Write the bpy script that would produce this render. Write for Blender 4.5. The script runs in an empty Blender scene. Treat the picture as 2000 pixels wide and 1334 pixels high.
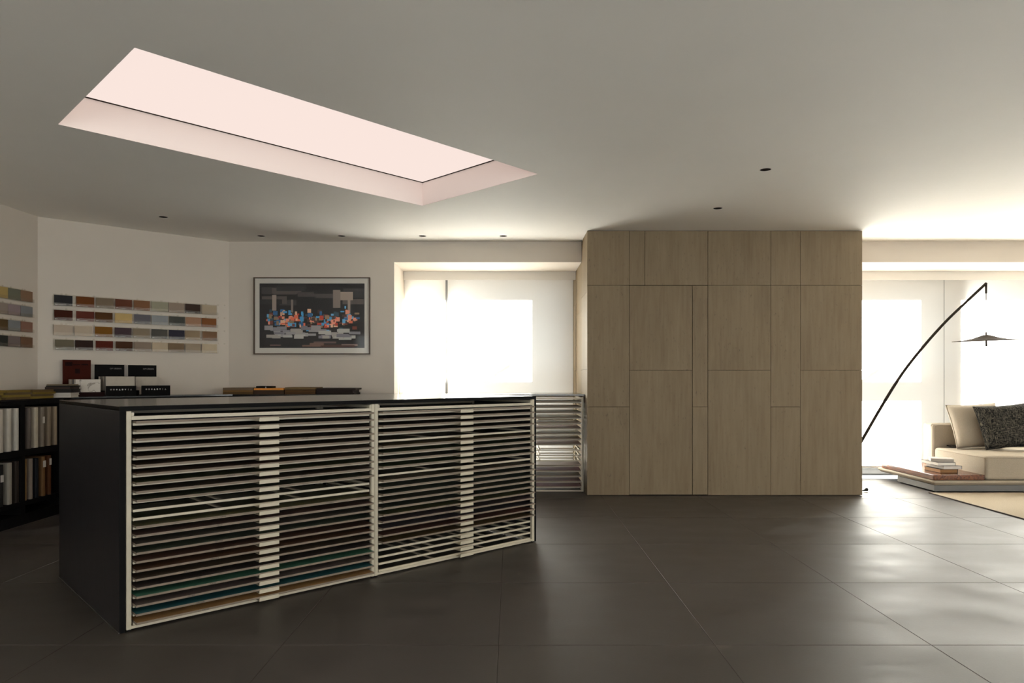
import bpy, bmesh, math, random
from mathutils import Vector, Matrix

# ------------------------------------------------------------------ camera, world, sun, exposure
SC = bpy.context.scene
COL = SC.collection
F = 1395.0            # focal length in pixels of the 2000 x 1334 frame
CX, CY = 998.0, 737.0 # vanishing point of the depth lines
CAMH = 1.2
CEIL = 2.691

cam_d = bpy.data.cameras.new('camera')
cam_d.sensor_width = 36.0
cam_d.lens = F / 2000.0 * 36.0
cam_d.shift_x = (1000.0 - CX) / 2000.0
cam_d.shift_y = (CY - 667.0) / 2000.0
cam_d.clip_start = 0.05
cam = bpy.data.objects.new('camera', cam_d)
cam.location = (0, 0, CAMH)
cam.rotation_euler = (math.pi / 2, 0, 0)
COL.objects.link(cam)
SC.camera = cam

SKY_STRENGTH = 2.9
SUN_STRENGTH = 76.0
world = bpy.data.worlds.new('daylight')
SC.world = world
world.use_nodes = True
wn = world.node_tree.nodes
wn['Background'].inputs[0].default_value = (0.985, 0.985, 0.985, 1)
wn['Background'].inputs[1].default_value = SKY_STRENGTH

sun_d = bpy.data.lights.new('sun', 'SUN')
sun_d.energy = SUN_STRENGTH
sun_d.angle = math.radians(0.6)
sun_d.color = (1.0, 0.98, 0.95)
sun = bpy.data.objects.new('sun', sun_d)
COL.objects.link(sun)
sun.rotation_euler = Vector((-1.13, -1.0, -0.68)).to_track_quat('-Z', 'Y').to_euler()
sun.location = (12, 20, 9)

SC.view_settings.view_transform = 'Standard'
SC.view_settings.look = 'None'
SC.view_settings.gamma = 1.0
SC.view_settings.use_curve_mapping = False
SC.view_settings.exposure = 0.70
SC.cycles.diffuse_bounces = 7
SC.cycles.max_bounces = 14
SC.cycles.transparent_max_bounces = 24
SC.cycles.caustics_reflective = False
SC.cycles.caustics_refractive = False

# ------------------------------------------------------------------ helpers
def lin1(c):
    c /= 255.0
    return c / 12.92 if c <= 0.04045 else ((c + 0.055) / 1.055) ** 2.4

def lin(rgb):
    return tuple(lin1(c) for c in rgb)

def alb(rgb, ref, refalb=(0.64, 0.575, 0.50), lo=0.006):
    """albedo of a thing seen as rgb beside a wall of albedo refalb seen as ref"""
    a, b = lin(rgb), lin(ref)
    return tuple(max(lo, min(0.9, x / y * r)) for x, y, r in zip(a, b, refalb))

def at(px, py, Y):
    return Vector(((px - CX) * Y / F, Y, CAMH + (CY - py) * Y / F))

def tag(o, label=None, cat=None, group=None, kind=None):
    if label: o['label'] = label
    if cat: o['category'] = cat
    if group: o['group'] = group
    if kind: o['kind'] = kind
    return o

def thing(name, label, cat, loc=(0, 0, 0), rotz=0.0, group=None):
    o = bpy.data.objects.new(name, None)
    o.empty_display_size = 0.05
    o.location = loc
    o.rotation_euler = (0, 0, rotz)
    COL.objects.link(o)
    return tag(o, label, cat, group)

def link(name, me, parent=None, loc=None, rot=None):
    o = bpy.data.objects.new(name, me)
    COL.objects.link(o)
    if parent is not None: o.parent = parent
    if loc is not None: o.location = loc
    if rot is not None: o.rotation_euler = rot
    return o

class MB:
    """collects simple solids into one mesh"""
    def __init__(s):
        s.v, s.f, s.m = [], [], []
    def _add(s, vs, fs, mi=0):
        n = len(s.v)
        s.v += [tuple(v) for v in vs]
        s.f += [tuple(i + n for i in f) for f in fs]
        s.m += [mi] * len(fs)
        return s
    def box(s, x0, x1, y0, y1, z0, z1, mi=0):
        vs = [(x, y, z) for z in (z0, z1) for y in (y0, y1) for x in (x0, x1)]
        fs = [(0, 2, 3, 1), (4, 5, 7, 6), (0, 1, 5, 4), (2, 6, 7, 3), (0, 4, 6, 2), (1, 3, 7, 5)]
        return s._add(vs, fs, mi)
    def prism(s, pts, z0, z1, mi=0):
        a = sum(pts[i][0] * pts[(i + 1) % len(pts)][1] - pts[(i + 1) % len(pts)][0] * pts[i][1] for i in range(len(pts)))
        if a < 0: pts = pts[::-1]
        n = len(pts)
        vs = [(x, y, z0) for x, y in pts] + [(x, y, z1) for x, y in pts]
        fs = [tuple(range(n))[::-1], tuple(range(n, 2 * n))]
        fs += [(i, (i + 1) % n, n + (i + 1) % n, n + i) for i in range(n)]
        return s._add(vs, fs, mi)
    def xzprism(s, pts, y0, y1, mi=0):
        """polygon in x,z extruded along y"""
        a = sum(pts[i][0] * pts[(i + 1) % len(pts)][1] - pts[(i + 1) % len(pts)][0] * pts[i][1] for i in range(len(pts)))
        if a < 0: pts = pts[::-1]
        n = len(pts)
        vs = [(x, y0, z) for x, z in pts] + [(x, y1, z) for x, z in pts]
        fs = [tuple(range(n)), tuple(range(n, 2 * n))[::-1]]
        fs += [((i + 1) % n, i, n + i, n + (i + 1) % n) for i in range(n)]
        return s._add(vs, fs, mi)
    def quad(s, a, b, c, d, mi=0):
        return s._add([a, b, c, d], [(0, 1, 2, 3)], mi)
    def tube(s, path, rad, n=10, caps=True, mi=0):
        path = [Vector(p) for p in path]
        rr = rad if isinstance(rad, (list, tuple)) else [rad] * len(path)
        vs, fs = [], []
        up = None
        for i, p in enumerate(path):
            t = (path[min(i + 1, len(path) - 1)] - path[max(i - 1, 0)]).normalized()
            if up is None:
                up = t.orthogonal().normalized()
            else:
                up = (up - t * up.dot(t)).normalized()
            w = t.cross(up)
            for k in range(n):
                a = 2 * math.pi * k / n
                vs.append(p + (up * math.cos(a) + w * math.sin(a)) * rr[i])
        for i in range(len(path) - 1):
            for k in range(n):
                a, b = i * n + k, i * n + (k + 1) % n
                fs.append((a, b, b + n, a + n))
        if caps:
            fs.append(tuple(range(n))[::-1])
            m = (len(path) - 1) * n
            fs.append(tuple(range(m, m + n)))
        return s._add(vs, fs, mi)
    def lathe(s, prof, n=32, mi=0, cx=0, cy=0):
        vs, fs = [], []
        for r, z in prof:
            for k in range(n):
                a = 2 * math.pi * k / n
                vs.append((cx + r * math.cos(a), cy + r * math.sin(a), z))
        for i in range(len(prof) - 1):
            for k in range(n):
                a, b = i * n + k, i * n + (k + 1) % n
                fs.append((a, b, b + n, a + n))
        return s._add(vs, fs, mi)
    def mesh(s, name, mats, bevel=0.0, seg=1, smooth=False, subdiv=0):
        me = bpy.data.meshes.new(name)
        me.from_pydata(s.v, [], s.f)
        for m in (mats if isinstance(mats, (list, tuple)) else [mats]):
            me.materials.append(m)
        me.polygons.foreach_set('material_index', s.m)
        if bevel > 0:
            bm = bmesh.new(); bm.from_mesh(me)
            bmesh.ops.remove_doubles(bm, verts=bm.verts, dist=1e-6)
            es = [e for e in bm.edges if len(e.link_faces) == 2 and e.calc_face_angle(0) > 0.5]
            bmesh.ops.bevel(bm, geom=es, offset=bevel, segments=seg, profile=0.5, affect='EDGES', clamp_overlap=True)
            bm.to_mesh(me); bm.free()
        if smooth:
            me.polygons.foreach_set('use_smooth', [True] * len(me.polygons))
        me.update()
        return me
    def obj(s, name, mats, parent=None, loc=None, rot=None, **kw):
        return link(name, s.mesh(name, mats, **kw), parent, loc, rot)

def struct(name, mb, mats, **kw):
    return tag(mb.obj(name, mats, **kw), kind='structure')

ORD = ['first', 'second', 'third', 'fourth', 'fifth', 'sixth', 'seventh', 'eighth', 'ninth', 'tenth', 'eleventh', 'twelfth',
       'thirteenth', 'fourteenth', 'fifteenth', 'sixteenth', 'seventeenth', 'eighteenth', 'nineteenth', 'twentieth',
       'twenty-first', 'twenty-second', 'twenty-third', 'twenty-fourth']

_txt = {}
def text_mesh(s, size, mat):
    key = (s, size, mat.name)
    if key not in _txt:
        cu = bpy.data.curves.new('lettering', 'FONT')
        cu.body = s; cu.size = size; cu.resolution_u = 2
        tmp = bpy.data.objects.new('lettering', cu)
        COL.objects.link(tmp)
        dg = bpy.context.evaluated_depsgraph_get()
        me = bpy.data.meshes.new_from_object(tmp.evaluated_get(dg))
        bpy.data.objects.remove(tmp); bpy.data.curves.remove(cu)
        me.materials.clear(); me.materials.append(mat)
        _txt[key] = me
    return _txt[key]

# ------------------------------------------------------------------ materials
def new_mat(name):
    m = bpy.data.materials.new(name)
    m.use_nodes = True
    nt = m.node_tree
    return m, nt, nt.nodes['Principled BSDF']

def plain(name, col, rough=0.5, metal=0.0, spec=0.5, noise=0.0, scale=30.0, bump=0.0, bscale=200.0, stretch=(1, 1, 1), coat=0.0):
    m, nt, b = new_mat(name)
    b.inputs['Base Color'].default_value = (*col, 1)
    b.inputs['Roughness'].default_value = rough
    b.inputs['Metallic'].default_value = metal
    b.inputs['Specular IOR Level'].default_value = spec
    if coat: b.inputs['Coat Weight'].default_value = coat
    if noise or bump:
        tc = nt.nodes.new('ShaderNodeTexCoord')
        mp = nt.nodes.new('ShaderNodeMapping')
        mp.inputs['Scale'].default_value = stretch
        nt.links.new(tc.outputs['Object'], mp.inputs[0])
    if noise:
        n = nt.nodes.new('ShaderNodeTexNoise')
        n.inputs['Scale'].default_value = scale; n.inputs['Detail'].default_value = 6
        nt.links.new(mp.outputs[0], n.inputs[0])
        r = nt.nodes.new('ShaderNodeMapRange')
        r.inputs[3].default_value = 1 - noise; r.inputs[4].default_value = 1 + noise
        r.inputs[1].default_value = 0.3; r.inputs[2].default_value = 0.7
        nt.links.new(n.outputs[0], r.inputs[0])
        x = nt.nodes.new('ShaderNodeMix'); x.data_type = 'RGBA'; x.blend_type = 'MULTIPLY'
        x.inputs[0].default_value = 1
        x.inputs[6].default_value = (*col, 1)
        nt.links.new(r.outputs[0], x.inputs[7])
        nt.links.new(x.outputs[2], b.inputs['Base Color'])
    if bump:
        n = nt.nodes.new('ShaderNodeTexNoise')
        n.inputs['Scale'].default_value = bscale; n.inputs['Detail'].default_value = 3
        nt.links.new(mp.outputs[0], n.inputs[0])
        bp = nt.nodes.new('ShaderNodeBump')
        bp.inputs['Strength'].default_value = bump; bp.inputs['Distance'].default_value = 0.004
        nt.links.new(n.outputs[0], bp.inputs['Height'])
        nt.links.new(bp.outputs[0], b.inputs['Normal'])
    return m

M = {}
M['wall'] = plain('wall_paint', (0.645, 0.58, 0.505), 0.85, spec=0.25, noise=0.015, scale=3, bump=0.02, bscale=60)
M['ceiling'] = plain('ceiling_paint', (0.92, 0.885, 0.83), 0.7, spec=0.3, noise=0.01, scale=2, bump=0.015, bscale=40)
M['white'] = plain('white_paint', (0.82, 0.79, 0.74), 0.6, spec=0.3)
M['well'] = plain('glow_tinted_well_paint', (0.93, 0.84, 0.80), 0.7, spec=0.2)  # pink glow of the light panel mixed into the white lining's colour
M['black'] = plain('black_lacquer', (0.028, 0.025, 0.026), 0.32, noise=0.35, scale=6, stretch=(14, 14, 0.6), bump=0.04, bscale=30)
M['blacktop'] = plain('black_counter_top', (0.016, 0.014, 0.013), 0.16, spec=0.6)
M['blackmatt'] = plain('black_melamine', (0.006, 0.0055, 0.0055), 0.6, spec=0.06)
M['frame'] = plain('champagne_metal', (0.50, 0.44, 0.33), 0.38, metal=0.0, spec=0.55)
M['steel'] = plain('brushed_steel', (0.55, 0.55, 0.54), 0.28, metal=1.0)
M['mdf'] = plain('board_edge', (0.19, 0.145, 0.105), 0.7, noise=0.12, scale=14, stretch=(1, 1, 6))
M['ink'] = plain('marker_ink', (0.012, 0.01, 0.012), 0.6)
M['print'] = plain('grey_print', (0.30, 0.28, 0.26), 0.6)
M['printw'] = plain('pale_print', (0.62, 0.60, 0.56), 0.6)
M['lamp'] = plain('bronze_lamp_metal', (0.022, 0.016, 0.012), 0.75, spec=0.08)
M['shade'] = plain('taupe_lamp_shade', (0.055, 0.044, 0.035), 0.85, spec=0.03)
M['alu'] = plain('window_aluminium', (0.30, 0.30, 0.30), 0.5)
M['dark'] = plain('dark_void', (0.006, 0.006, 0.006), 0.8)
M['trench'] = plain('black_floor_grille', (0.012, 0.012, 0.012), 0.5)
M['maroon'] = plain('maroon_board', (0.050, 0.007, 0.003), 0.7, spec=0.1)
M['maroondark'] = plain('dark_maroon_box', (0.014, 0.003, 0.0028), 0.7, spec=0.1)
M['paper'] = plain('cream_paper', (0.60, 0.56, 0.50), 0.8)
M['picframe'] = plain('brown_picture_frame', (0.075, 0.04, 0.02), 0.4)
M['passepartout'] = plain('picture_mount', (0.66, 0.62, 0.56), 0.9)
M['rug'] = plain('beige_rug', (0.42, 0.36, 0.28), 0.95, spec=0.05, noise=0.12, scale=120, bump=0.6, bscale=260)
M['rugedge'] = plain('dark_rug_binding', (0.06, 0.045, 0.035), 0.9)
M['cream'] = plain('cream_boucle', (0.35, 0.302, 0.243), 0.95, spec=0.1, noise=0.10, scale=220, bump=0.7, bscale=320)
M['creamdark'] = plain('cream_piping', (0.30, 0.25, 0.20), 0.9, spec=0.1)
M['plinth'] = plain('grey_metal_plinth', (0.13, 0.125, 0.12), 0.35, spec=0.5)
M['facade'] = plain('pale_facade', (0.40, 0.41, 0.42), 0.8)
M['facade2'] = plain('facade_rib', (0.60, 0.60, 0.60), 0.8)
M['glazing'] = plain('facade_glass', (0.28, 0.31, 0.34), 0.15)
M['ground'] = plain('pavement', (0.12, 0.115, 0.11), 0.9)

# dark floor tile
def floor_mat():
    m, nt, b = new_mat('dark_porcelain_tile')
    tc = nt.nodes.new('ShaderNodeTexCoord')
    geo = nt.nodes.new('ShaderNodeNewGeometry')
    def noise(scale, detail, stretch):
        mp = nt.nodes.new('ShaderNodeMapping'); mp.inputs['Scale'].default_value = stretch
        nt.links.new(geo.outputs['Position'], mp.inputs[0])
        n = nt.nodes.new('ShaderNodeTexNoise'); n.inputs['Scale'].default_value = scale; n.inputs['Detail'].default_value = detail
        nt.links.new(mp.outputs[0], n.inputs[0])
        return n
    n1 = noise(2.2, 8, (1, 1.6, 1)); n2 = noise(90, 2, (1, 1, 1))
    ramp = nt.nodes.new('ShaderNodeValToRGB')
    ramp.color_ramp.elements[0].position = 0.3; ramp.color_ramp.elements[0].color = (0.046, 0.038, 0.032, 1)
    ramp.color_ramp.elements[1].position = 0.75; ramp.color_ramp.elements[1].color = (0.072, 0.061, 0.051, 1)
    nt.links.new(n1.outputs[0], ramp.inputs[0])
    nt.links.new(ramp.outputs[0], b.inputs['Base Color'])
    r = nt.nodes.new('ShaderNodeMapRange'); r.inputs[1].default_value = 0.3; r.inputs[2].default_value = 0.7
    r.inputs[3].default_value = 0.42; r.inputs[4].default_value = 0.54
    nt.links.new(n1.outputs[0], r.inputs[0]); nt.links.new(r.outputs[0], b.inputs['Roughness'])
    bp = nt.nodes.new('ShaderNodeBump'); bp.inputs['Strength'].default_value = 0.12; bp.inputs['Distance'].default_value = 0.002
    nt.links.new(n2.outputs[0], bp.inputs['Height']); nt.links.new(bp.outputs[0], b.inputs['Normal'])
    b.inputs['Specular IOR Level'].default_value = 0.5
    return m
M['floor'] = floor_mat()
M['grout'] = plain('dark_grout', (0.055, 0.047, 0.04), 0.8)

def travertine_mat():
    m, nt, b = new_mat('travertine')
    geo = nt.nodes.new('ShaderNodeNewGeometry')
    oi = nt.nodes.new('ShaderNodeObjectInfo')
    add = nt.nodes.new('ShaderNodeVectorMath'); add.operation = 'MULTIPLY_ADD'
    add.inputs[1].default_value = (7.3, 5.1, 3.7)
    nt.links.new(oi.outputs['Random'], add.inputs[0]); nt.links.new(geo.outputs['Position'], add.inputs[2])
    def noise(scale, detail, stretch, rough=0.6):
        mp = nt.nodes.new('ShaderNodeMapping'); mp.inputs['Scale'].default_value = stretch
        nt.links.new(add.outputs[0], mp.inputs[0])
        n = nt.nodes.new('ShaderNodeTexNoise'); n.inputs['Scale'].default_value = scale
        n.inputs['Detail'].default_value = detail; n.inputs['Roughness'].default_value = rough
        nt.links.new(mp.outputs[0], n.inputs[0])
        return n
    n1 = noise(9, 8, (4.5, 4.5, 0.28)); n2 = noise(1.6, 4, (2.5, 2.5, 0.6)); n3 = noise(60, 3, (1.6, 1.6, 0.35))
    ramp = nt.nodes.new('ShaderNodeValToRGB')
    cr = ramp.color_ramp
    cr.elements[0].position = 0.30; cr.elements[0].color = (0.148, 0.098, 0.047, 1)
    cr.elements[1].position = 0.72; cr.elements[1].color = (0.222, 0.162, 0.092, 1)
    e = cr.elements.new(0.5); e.color = (0.188, 0.133, 0.070, 1)
    mix = nt.nodes.new('ShaderNodeMath'); mix.operation = 'MULTIPLY_ADD'
    mix.inputs[1].default_value = 0.5
    h = nt.nodes.new('ShaderNodeMath'); h.operation = 'MULTIPLY'; h.inputs[1].default_value = 0.5
    nt.links.new(n2.outputs[0], h.inputs[0])
    nt.links.new(n1.outputs[0], mix.inputs[0]); nt.links.new(h.outputs[0], mix.inputs[2])
    nt.links.new(mix.outputs[0], ramp.inputs[0])
    pit = nt.nodes.new('ShaderNodeMapRange'); pit.inputs[1].default_value = 0.27; pit.inputs[2].default_value = 0.36
    pit.inputs[3].default_value = 0.55; pit.inputs[4].default_value = 1.0
    nt.links.new(n3.outputs[0], pit.inputs[0])
    mul = nt.nodes.new('ShaderNodeMix'); mul.data_type = 'RGBA'; mul.blend_type = 'MULTIPLY'; mul.inputs[0].default_value = 1
    nt.links.new(ramp.outputs[0], mul.inputs[6]); nt.links.new(pit.outputs[0], mul.inputs[7])
    nt.links.new(mul.outputs[2], b.inputs['Base Color'])
    bp = nt.nodes.new('ShaderNodeBump'); bp.inputs['Strength'].default_value = 0.25; bp.inputs['Distance'].default_value = 0.003
    nt.links.new(pit.outputs[0], bp.inputs['Height']); nt.links.new(bp.outputs[0], b.inputs['Normal'])
    b.inputs['Roughness'].default_value = 0.6
    return m
M['travertine'] = travertine_mat()

def wood_mat(name, c0, c1, scale=(1, 14, 14), rough=0.4):
    m, nt, b = new_mat(name)
    tc = nt.nodes.new('ShaderNodeTexCoord')
    mp = nt.nodes.new('ShaderNodeMapping'); mp.inputs['Scale'].default_value = scale
    nt.links.new(tc.outputs['Object'], mp.inputs[0])
    n = nt.nodes.new('ShaderNodeTexNoise'); n.inputs['Scale'].default_value = 3; n.inputs['Detail'].default_value = 8
    n.inputs['Distortion'].default_value = 0.8
    nt.links.new(mp.outputs[0], n.inputs[0])
    r = nt.nodes.new('ShaderNodeValToRGB')
    r.color_ramp.elements[0].position = 0.35; r.color_ramp.elements[0].color = (*c0, 1)
    r.color_ramp.elements[1].position = 0.65; r.color_ramp.elements[1].color = (*c1, 1)
    nt.links.new(n.outputs[0], r.inputs[0]); nt.links.new(r.outputs[0], b.inputs['Base Color'])
    b.inputs['Roughness'].default_value = rough
    return m
M['rosewood'] = wood_mat('rosewood', (0.06, 0.016, 0.006), (0.18, 0.058, 0.020), (14, 1, 14), 0.25)

def objcolor_mat(name, rough=0.5, spec=0.4, noise=0.06, scale=20):
    """plain surface whose colour is the object's own colour"""
    m, nt, b = new_mat(name)
    oi = nt.nodes.new('ShaderNodeObjectInfo')
    tc = nt.nodes.new('ShaderNodeTexCoord')
    n = nt.nodes.new('ShaderNodeTexNoise'); n.inputs['Scale'].default_value = scale; n.inputs['Detail'].default_value = 4
    nt.links.new(tc.outputs['Object'], n.inputs[0])
    r = nt.nodes.new('ShaderNodeMapRange'); r.inputs[1].default_value = 0.3; r.inputs[2].default_value = 0.7
    r.inputs[3].default_value = 1 - noise; r.inputs[4].default_value = 1 + noise
    nt.links.new(n.outputs[0], r.inputs[0])
    x = nt.nodes.new('ShaderNodeMix'); x.data_type = 'RGBA'; x.blend_type = 'MULTIPLY'; x.inputs[0].default_value = 1
    nt.links.new(oi.outputs['Color'], x.inputs[6]); nt.links.new(r.outputs[0], x.inputs[7])
    nt.links.new(x.outputs[2], b.inputs['Base Color'])
    b.inputs['Roughness'].default_value = rough; b.inputs['Specular IOR Level'].default_value = spec
    return m
M['swatch'] = objcolor_mat('painted_swatch', 0.7, 0.08, 0.02)
M['sampleface'] = objcolor_mat('sample_face', 0.35, 0.4, 0.08)
M['covers'] = objcolor_mat('cover_board', 0.6, 0.12, 0.05)

def marble_mat():
    m, nt, b = new_mat('white_marble_sample')
    tc = nt.nodes.new('ShaderNodeTexCoord')
    w = nt.nodes.new('ShaderNodeTexNoise'); w.inputs['Scale'].default_value = 7; w.inputs['Detail'].default_value = 3
    w.inputs['Distortion'].default_value = 0.6
    nt.links.new(tc.outputs['Object'], w.inputs[0])
    r = nt.nodes.new('ShaderNodeValToRGB')
    cr = r.color_ramp
    cr.elements[0].position = 0.485; cr.elements[0].color = (0.60, 0.55, 0.48, 1)
    cr.elements[1].position = 0.515; cr.elements[1].color = (0.60, 0.55, 0.48, 1)
    e = cr.elements.new(0.5); e.color = (0.25, 0.21, 0.17, 1)
    nt.links.new(w.outputs[0], r.inputs[0]); nt.links.new(r.outputs[0], b.inputs['Base Color'])
    b.inputs['Roughness'].default_value = 0.4
    return m
M['marble'] = marble_mat()

def tweed_mat():
    m, nt, b = new_mat('charcoal_tweed')
    tc = nt.nodes.new('ShaderNodeTexCoord')
    def st(scale, seed):
        mp = nt.nodes.new('ShaderNodeMapping'); mp.inputs['Scale'].default_value = scale
        mp.inputs['Location'].default_value = (seed, seed, seed)
        nt.links.new(tc.outputs['Object'], mp.inputs[0])
        n = nt.nodes.new('ShaderNodeTexNoise'); n.inputs['Scale'].default_value = 1; n.inputs['Detail'].default_value = 2
        nt.links.new(mp.outputs[0], n.inputs[0]); return n
    a, c = st((22, 170, 170), 3), st((170, 22, 22), 9)
    ad = nt.nodes.new('ShaderNodeMath'); ad.operation = 'MAXIMUM'
    nt.links.new(a.outputs[0], ad.inputs[0]); nt.links.new(c.outputs[0], ad.inputs[1])
    r = nt.nodes.new('ShaderNodeValToRGB')
    r.color_ramp.elements[0].position = 0.50; r.color_ramp.elements[0].color = (0.008, 0.008, 0.009, 1)
    r.color_ramp.elements[1].position = 0.72; r.color_ramp.elements[1].color = (0.12, 0.108, 0.085, 1)
    nt.links.new(ad.outputs[0], r.inputs[0]); nt.links.new(r.outputs[0], b.inputs['Base Color'])
    bp = nt.nodes.new('ShaderNodeBump'); bp.inputs['Strength'].default_value = 0.5; bp.inputs['Distance'].default_value = 0.004
    nt.links.new(ad.outputs[0], bp.inputs['Height']); nt.links.new(bp.outputs[0], b.inputs['Normal'])
    b.inputs['Roughness'].default_value = 0.95; b.inputs['Specular IOR Level'].default_value = 0.1
    return m
M['tweed'] = tweed_mat()

def mix_mat(name, parts):
    """parts: list of (shader type, colour, roughness, weight)"""
    m = bpy.data.materials.new(name); m.use_nodes = True
    nt = m.node_tree; nt.nodes.clear()
    out = nt.nodes.new('ShaderNodeOutputMaterial')
    acc, wsum = None, 0.0
    for ty, col, rough, w in parts:
        s = nt.nodes.new(ty); s.inputs['Color'].default_value = (*col, 1)
        if rough is not None and 'Roughness' in s.inputs: s.inputs['Roughness'].default_value = rough
        wsum += w
        if acc is None: acc = s
        else:
            x = nt.nodes.new('ShaderNodeMixShader'); x.inputs[0].default_value = w / wsum
            nt.links.new(acc.outputs[0], x.inputs[1]); nt.links.new(s.outputs[0], x.inputs[2]); acc = x
    nt.links.new(acc.outputs[0], out.inputs[0])
    return m
M['blind'] = mix_mat('sheer_blind_fabric', [('ShaderNodeBsdfTranslucent', (0.93, 0.91, 0.88), None, 0.74),
                                             ('ShaderNodeBsdfDiffuse', (0.88, 0.86, 0.83), None, 0.18),
                                             ('ShaderNodeBsdfTransparent', (1, 1, 1), None, 0.08)])
M['glass'] = mix_mat('window_glass', [('ShaderNodeBsdfTransparent', (0.97, 0.99, 0.98), None, 0.93),
                                       ('ShaderNodeBsdfGlossy', (1, 1, 1), 0.02, 0.07)])
M['acrylic'] = mix_mat('clear_acrylic', [('ShaderNodeBsdfTransparent', (0.97, 0.96, 0.94), None, 0.945),
                                          ('ShaderNodeBsdfGlossy', (1, 1, 1), 0.25, 0.015),
                                          ('ShaderNodeBsdfDiffuse', (0.6, 0.57, 0.52), None, 0.04)])
M['picglass'] = mix_mat('picture_glass', [('ShaderNodeBsdfTransparent', (1, 1, 1), None, 0.992),
                                           ('ShaderNodeBsdfGlossy', (1, 1, 1), 0.03, 0.008)])

def emit_mat(name, col, strength):
    m = bpy.data.materials.new(name); m.use_nodes = True
    nt = m.node_tree; nt.nodes.clear()
    out = nt.nodes.new('ShaderNodeOutputMaterial'); e = nt.nodes.new('ShaderNodeEmission')
    e.inputs[0].default_value = (*col, 1); e.inputs[1].default_value = strength
    nt.links.new(e.outputs[0], out.inputs[0])
    return m
M['membrane'] = emit_mat('luminous_ceiling_membrane', (1.0, 0.825, 0.755), 0.59)

# ------------------------------------------------------------------ geometry of the room
TRAV_Y = 7.247
WALL_Y = 7.85
WIN_Y = 8.90          # window frames
OUT_Y = 9.05
BX0, BX1 = 0.774, 3.564   # travertine core
RX0 = -1.283          # left reveal of the window recess
SOFF = 2.466          # recess soffit
FASC_Y, FASC_Z = 8.53, 2.364
LEFT_X = -4.39
RIGHT_X = 9.6
REAR_Y = -3.2
RW = (-4.1, 9.2, 0.03, 2.3)   # unseen opening added behind the camera for fill light: x0, x1, z0, z1
SW = (-2.8, 3.2, 0.03, 2.45)  # unseen opening added in the right wall for fill light: y0, y1, z0, z1
C0 = Vector((LEFT_X, 6.624)); C1 = Vector((-3.10, WALL_Y))   # the angled wall
CD = (C1 - C0).normalized()            # along it
CN = Vector((CD.y, -CD.x))             # out of it, into the room

# skylight opening in the ceiling, above the island
SKY = [(-1.702, 3.230), (0.199, 5.239), (-0.770, 6.209), (-2.671, 4.211)]
SKY_TOP = 2.896
# recessed spot positions
SPOTS = [at(319, 424, F * (CEIL - CAMH) / (CY - 424)), at(510, 461, F * (CEIL - CAMH) / (CY - 461)),
         at(667, 461, F * (CEIL - CAMH) / (CY - 461)), at(825, 461, F * (CEIL - CAMH) / (CY - 461)),
         at(983, 461, F * (CEIL - CAMH) / (CY - 461)), at(1495, 331.5, F * (CEIL - CAMH) / (CY - 331.5)),
         at(1402, 407, F * (CEIL - CAMH) / (CY - 407))]
SPOT_R = 0.040

def build_ceiling():
    bm = bmesh.new()
    def loop(pts):
        vs = [bm.verts.new((x, y, CEIL)) for x, y in pts]
        return [bm.edges.new((vs[i], vs[(i + 1) % len(vs)])) for i in range(len(vs))]
    es = loop([(LEFT_X - 0.2, REAR_Y - 0.2), (RIGHT_X + 0.2, REAR_Y - 0.2), (RIGHT_X + 0.2, OUT_Y), (LEFT_X - 0.2, OUT_Y)])
    es += loop(SKY)
    for p in SPOTS:
        es += loop([(p.x + SPOT_R * math.cos(a * math.pi / 10), p.y + SPOT_R * math.sin(a * math.pi / 10)) for a in range(20)])
    bmesh.ops.triangle_fill(bm, edges=es, use_beauty=True)
    for f in bm.faces:
        if f.normal.z > 0: f.normal_flip()
    me = bpy.data.meshes.new('ceiling'); bm.to_mesh(me); bm.free()
    me.materials.append(M['ceiling'])
    o = link('ceiling', me)
    tag(o, kind='structure')
    tag(MB().box(LEFT_X - 0.25, RIGHT_X + 0.25, REAR_Y - 0.25, OUT_Y, 3.05, 3.2).obj('sky_blocker', M['white']), kind='structure')  # unseen slab added to stop sky light leaking in above the ceiling
    # skylight well: four lining boards above the opening
    for i in range(4):
        a, b = Vector(SKY[i]), Vector(SKY[(i + 1) % 4])
        d = (b - a).normalized(); n = Vector((d.y, -d.x))
        pts = [a, b, b + n * 0.02, a + n * 0.02]
        struct('trim_%d' % (i + 1), MB().prism([tuple(p) for p in pts], CEIL + 0.001, SKY_TOP - 0.004), M['well'])
    cen = sum((Vector(p) for p in SKY), Vector((0, 0))) / 4
    pts = [tuple(cen + (Vector(p) - cen) * 1.02) for p in SKY]
    t = thing('luminous_ceiling_panel', 'long glowing pale pink light panel in ceiling recess above the island', 'ceiling light', (0, 0, SKY_TOP))
    MB().prism(pts, 0.0, 0.006).obj('membrane', M['membrane'], t)
    for i in range(4):   # dark strips painting in the shadow gap between membrane and lining
        a, b = Vector(SKY[i]), Vector(SKY[(i + 1) % 4])
        d = (b - a).normalized(); n = Vector((-d.y, d.x))
        pts = [a, b, b + n * 0.006, a + n * 0.006]
        MB().prism([tuple(p) for p in pts], -0.006, -0.0005).obj('painted_shadow_gap', M['lamp'], t)
build_ceiling()

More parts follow.
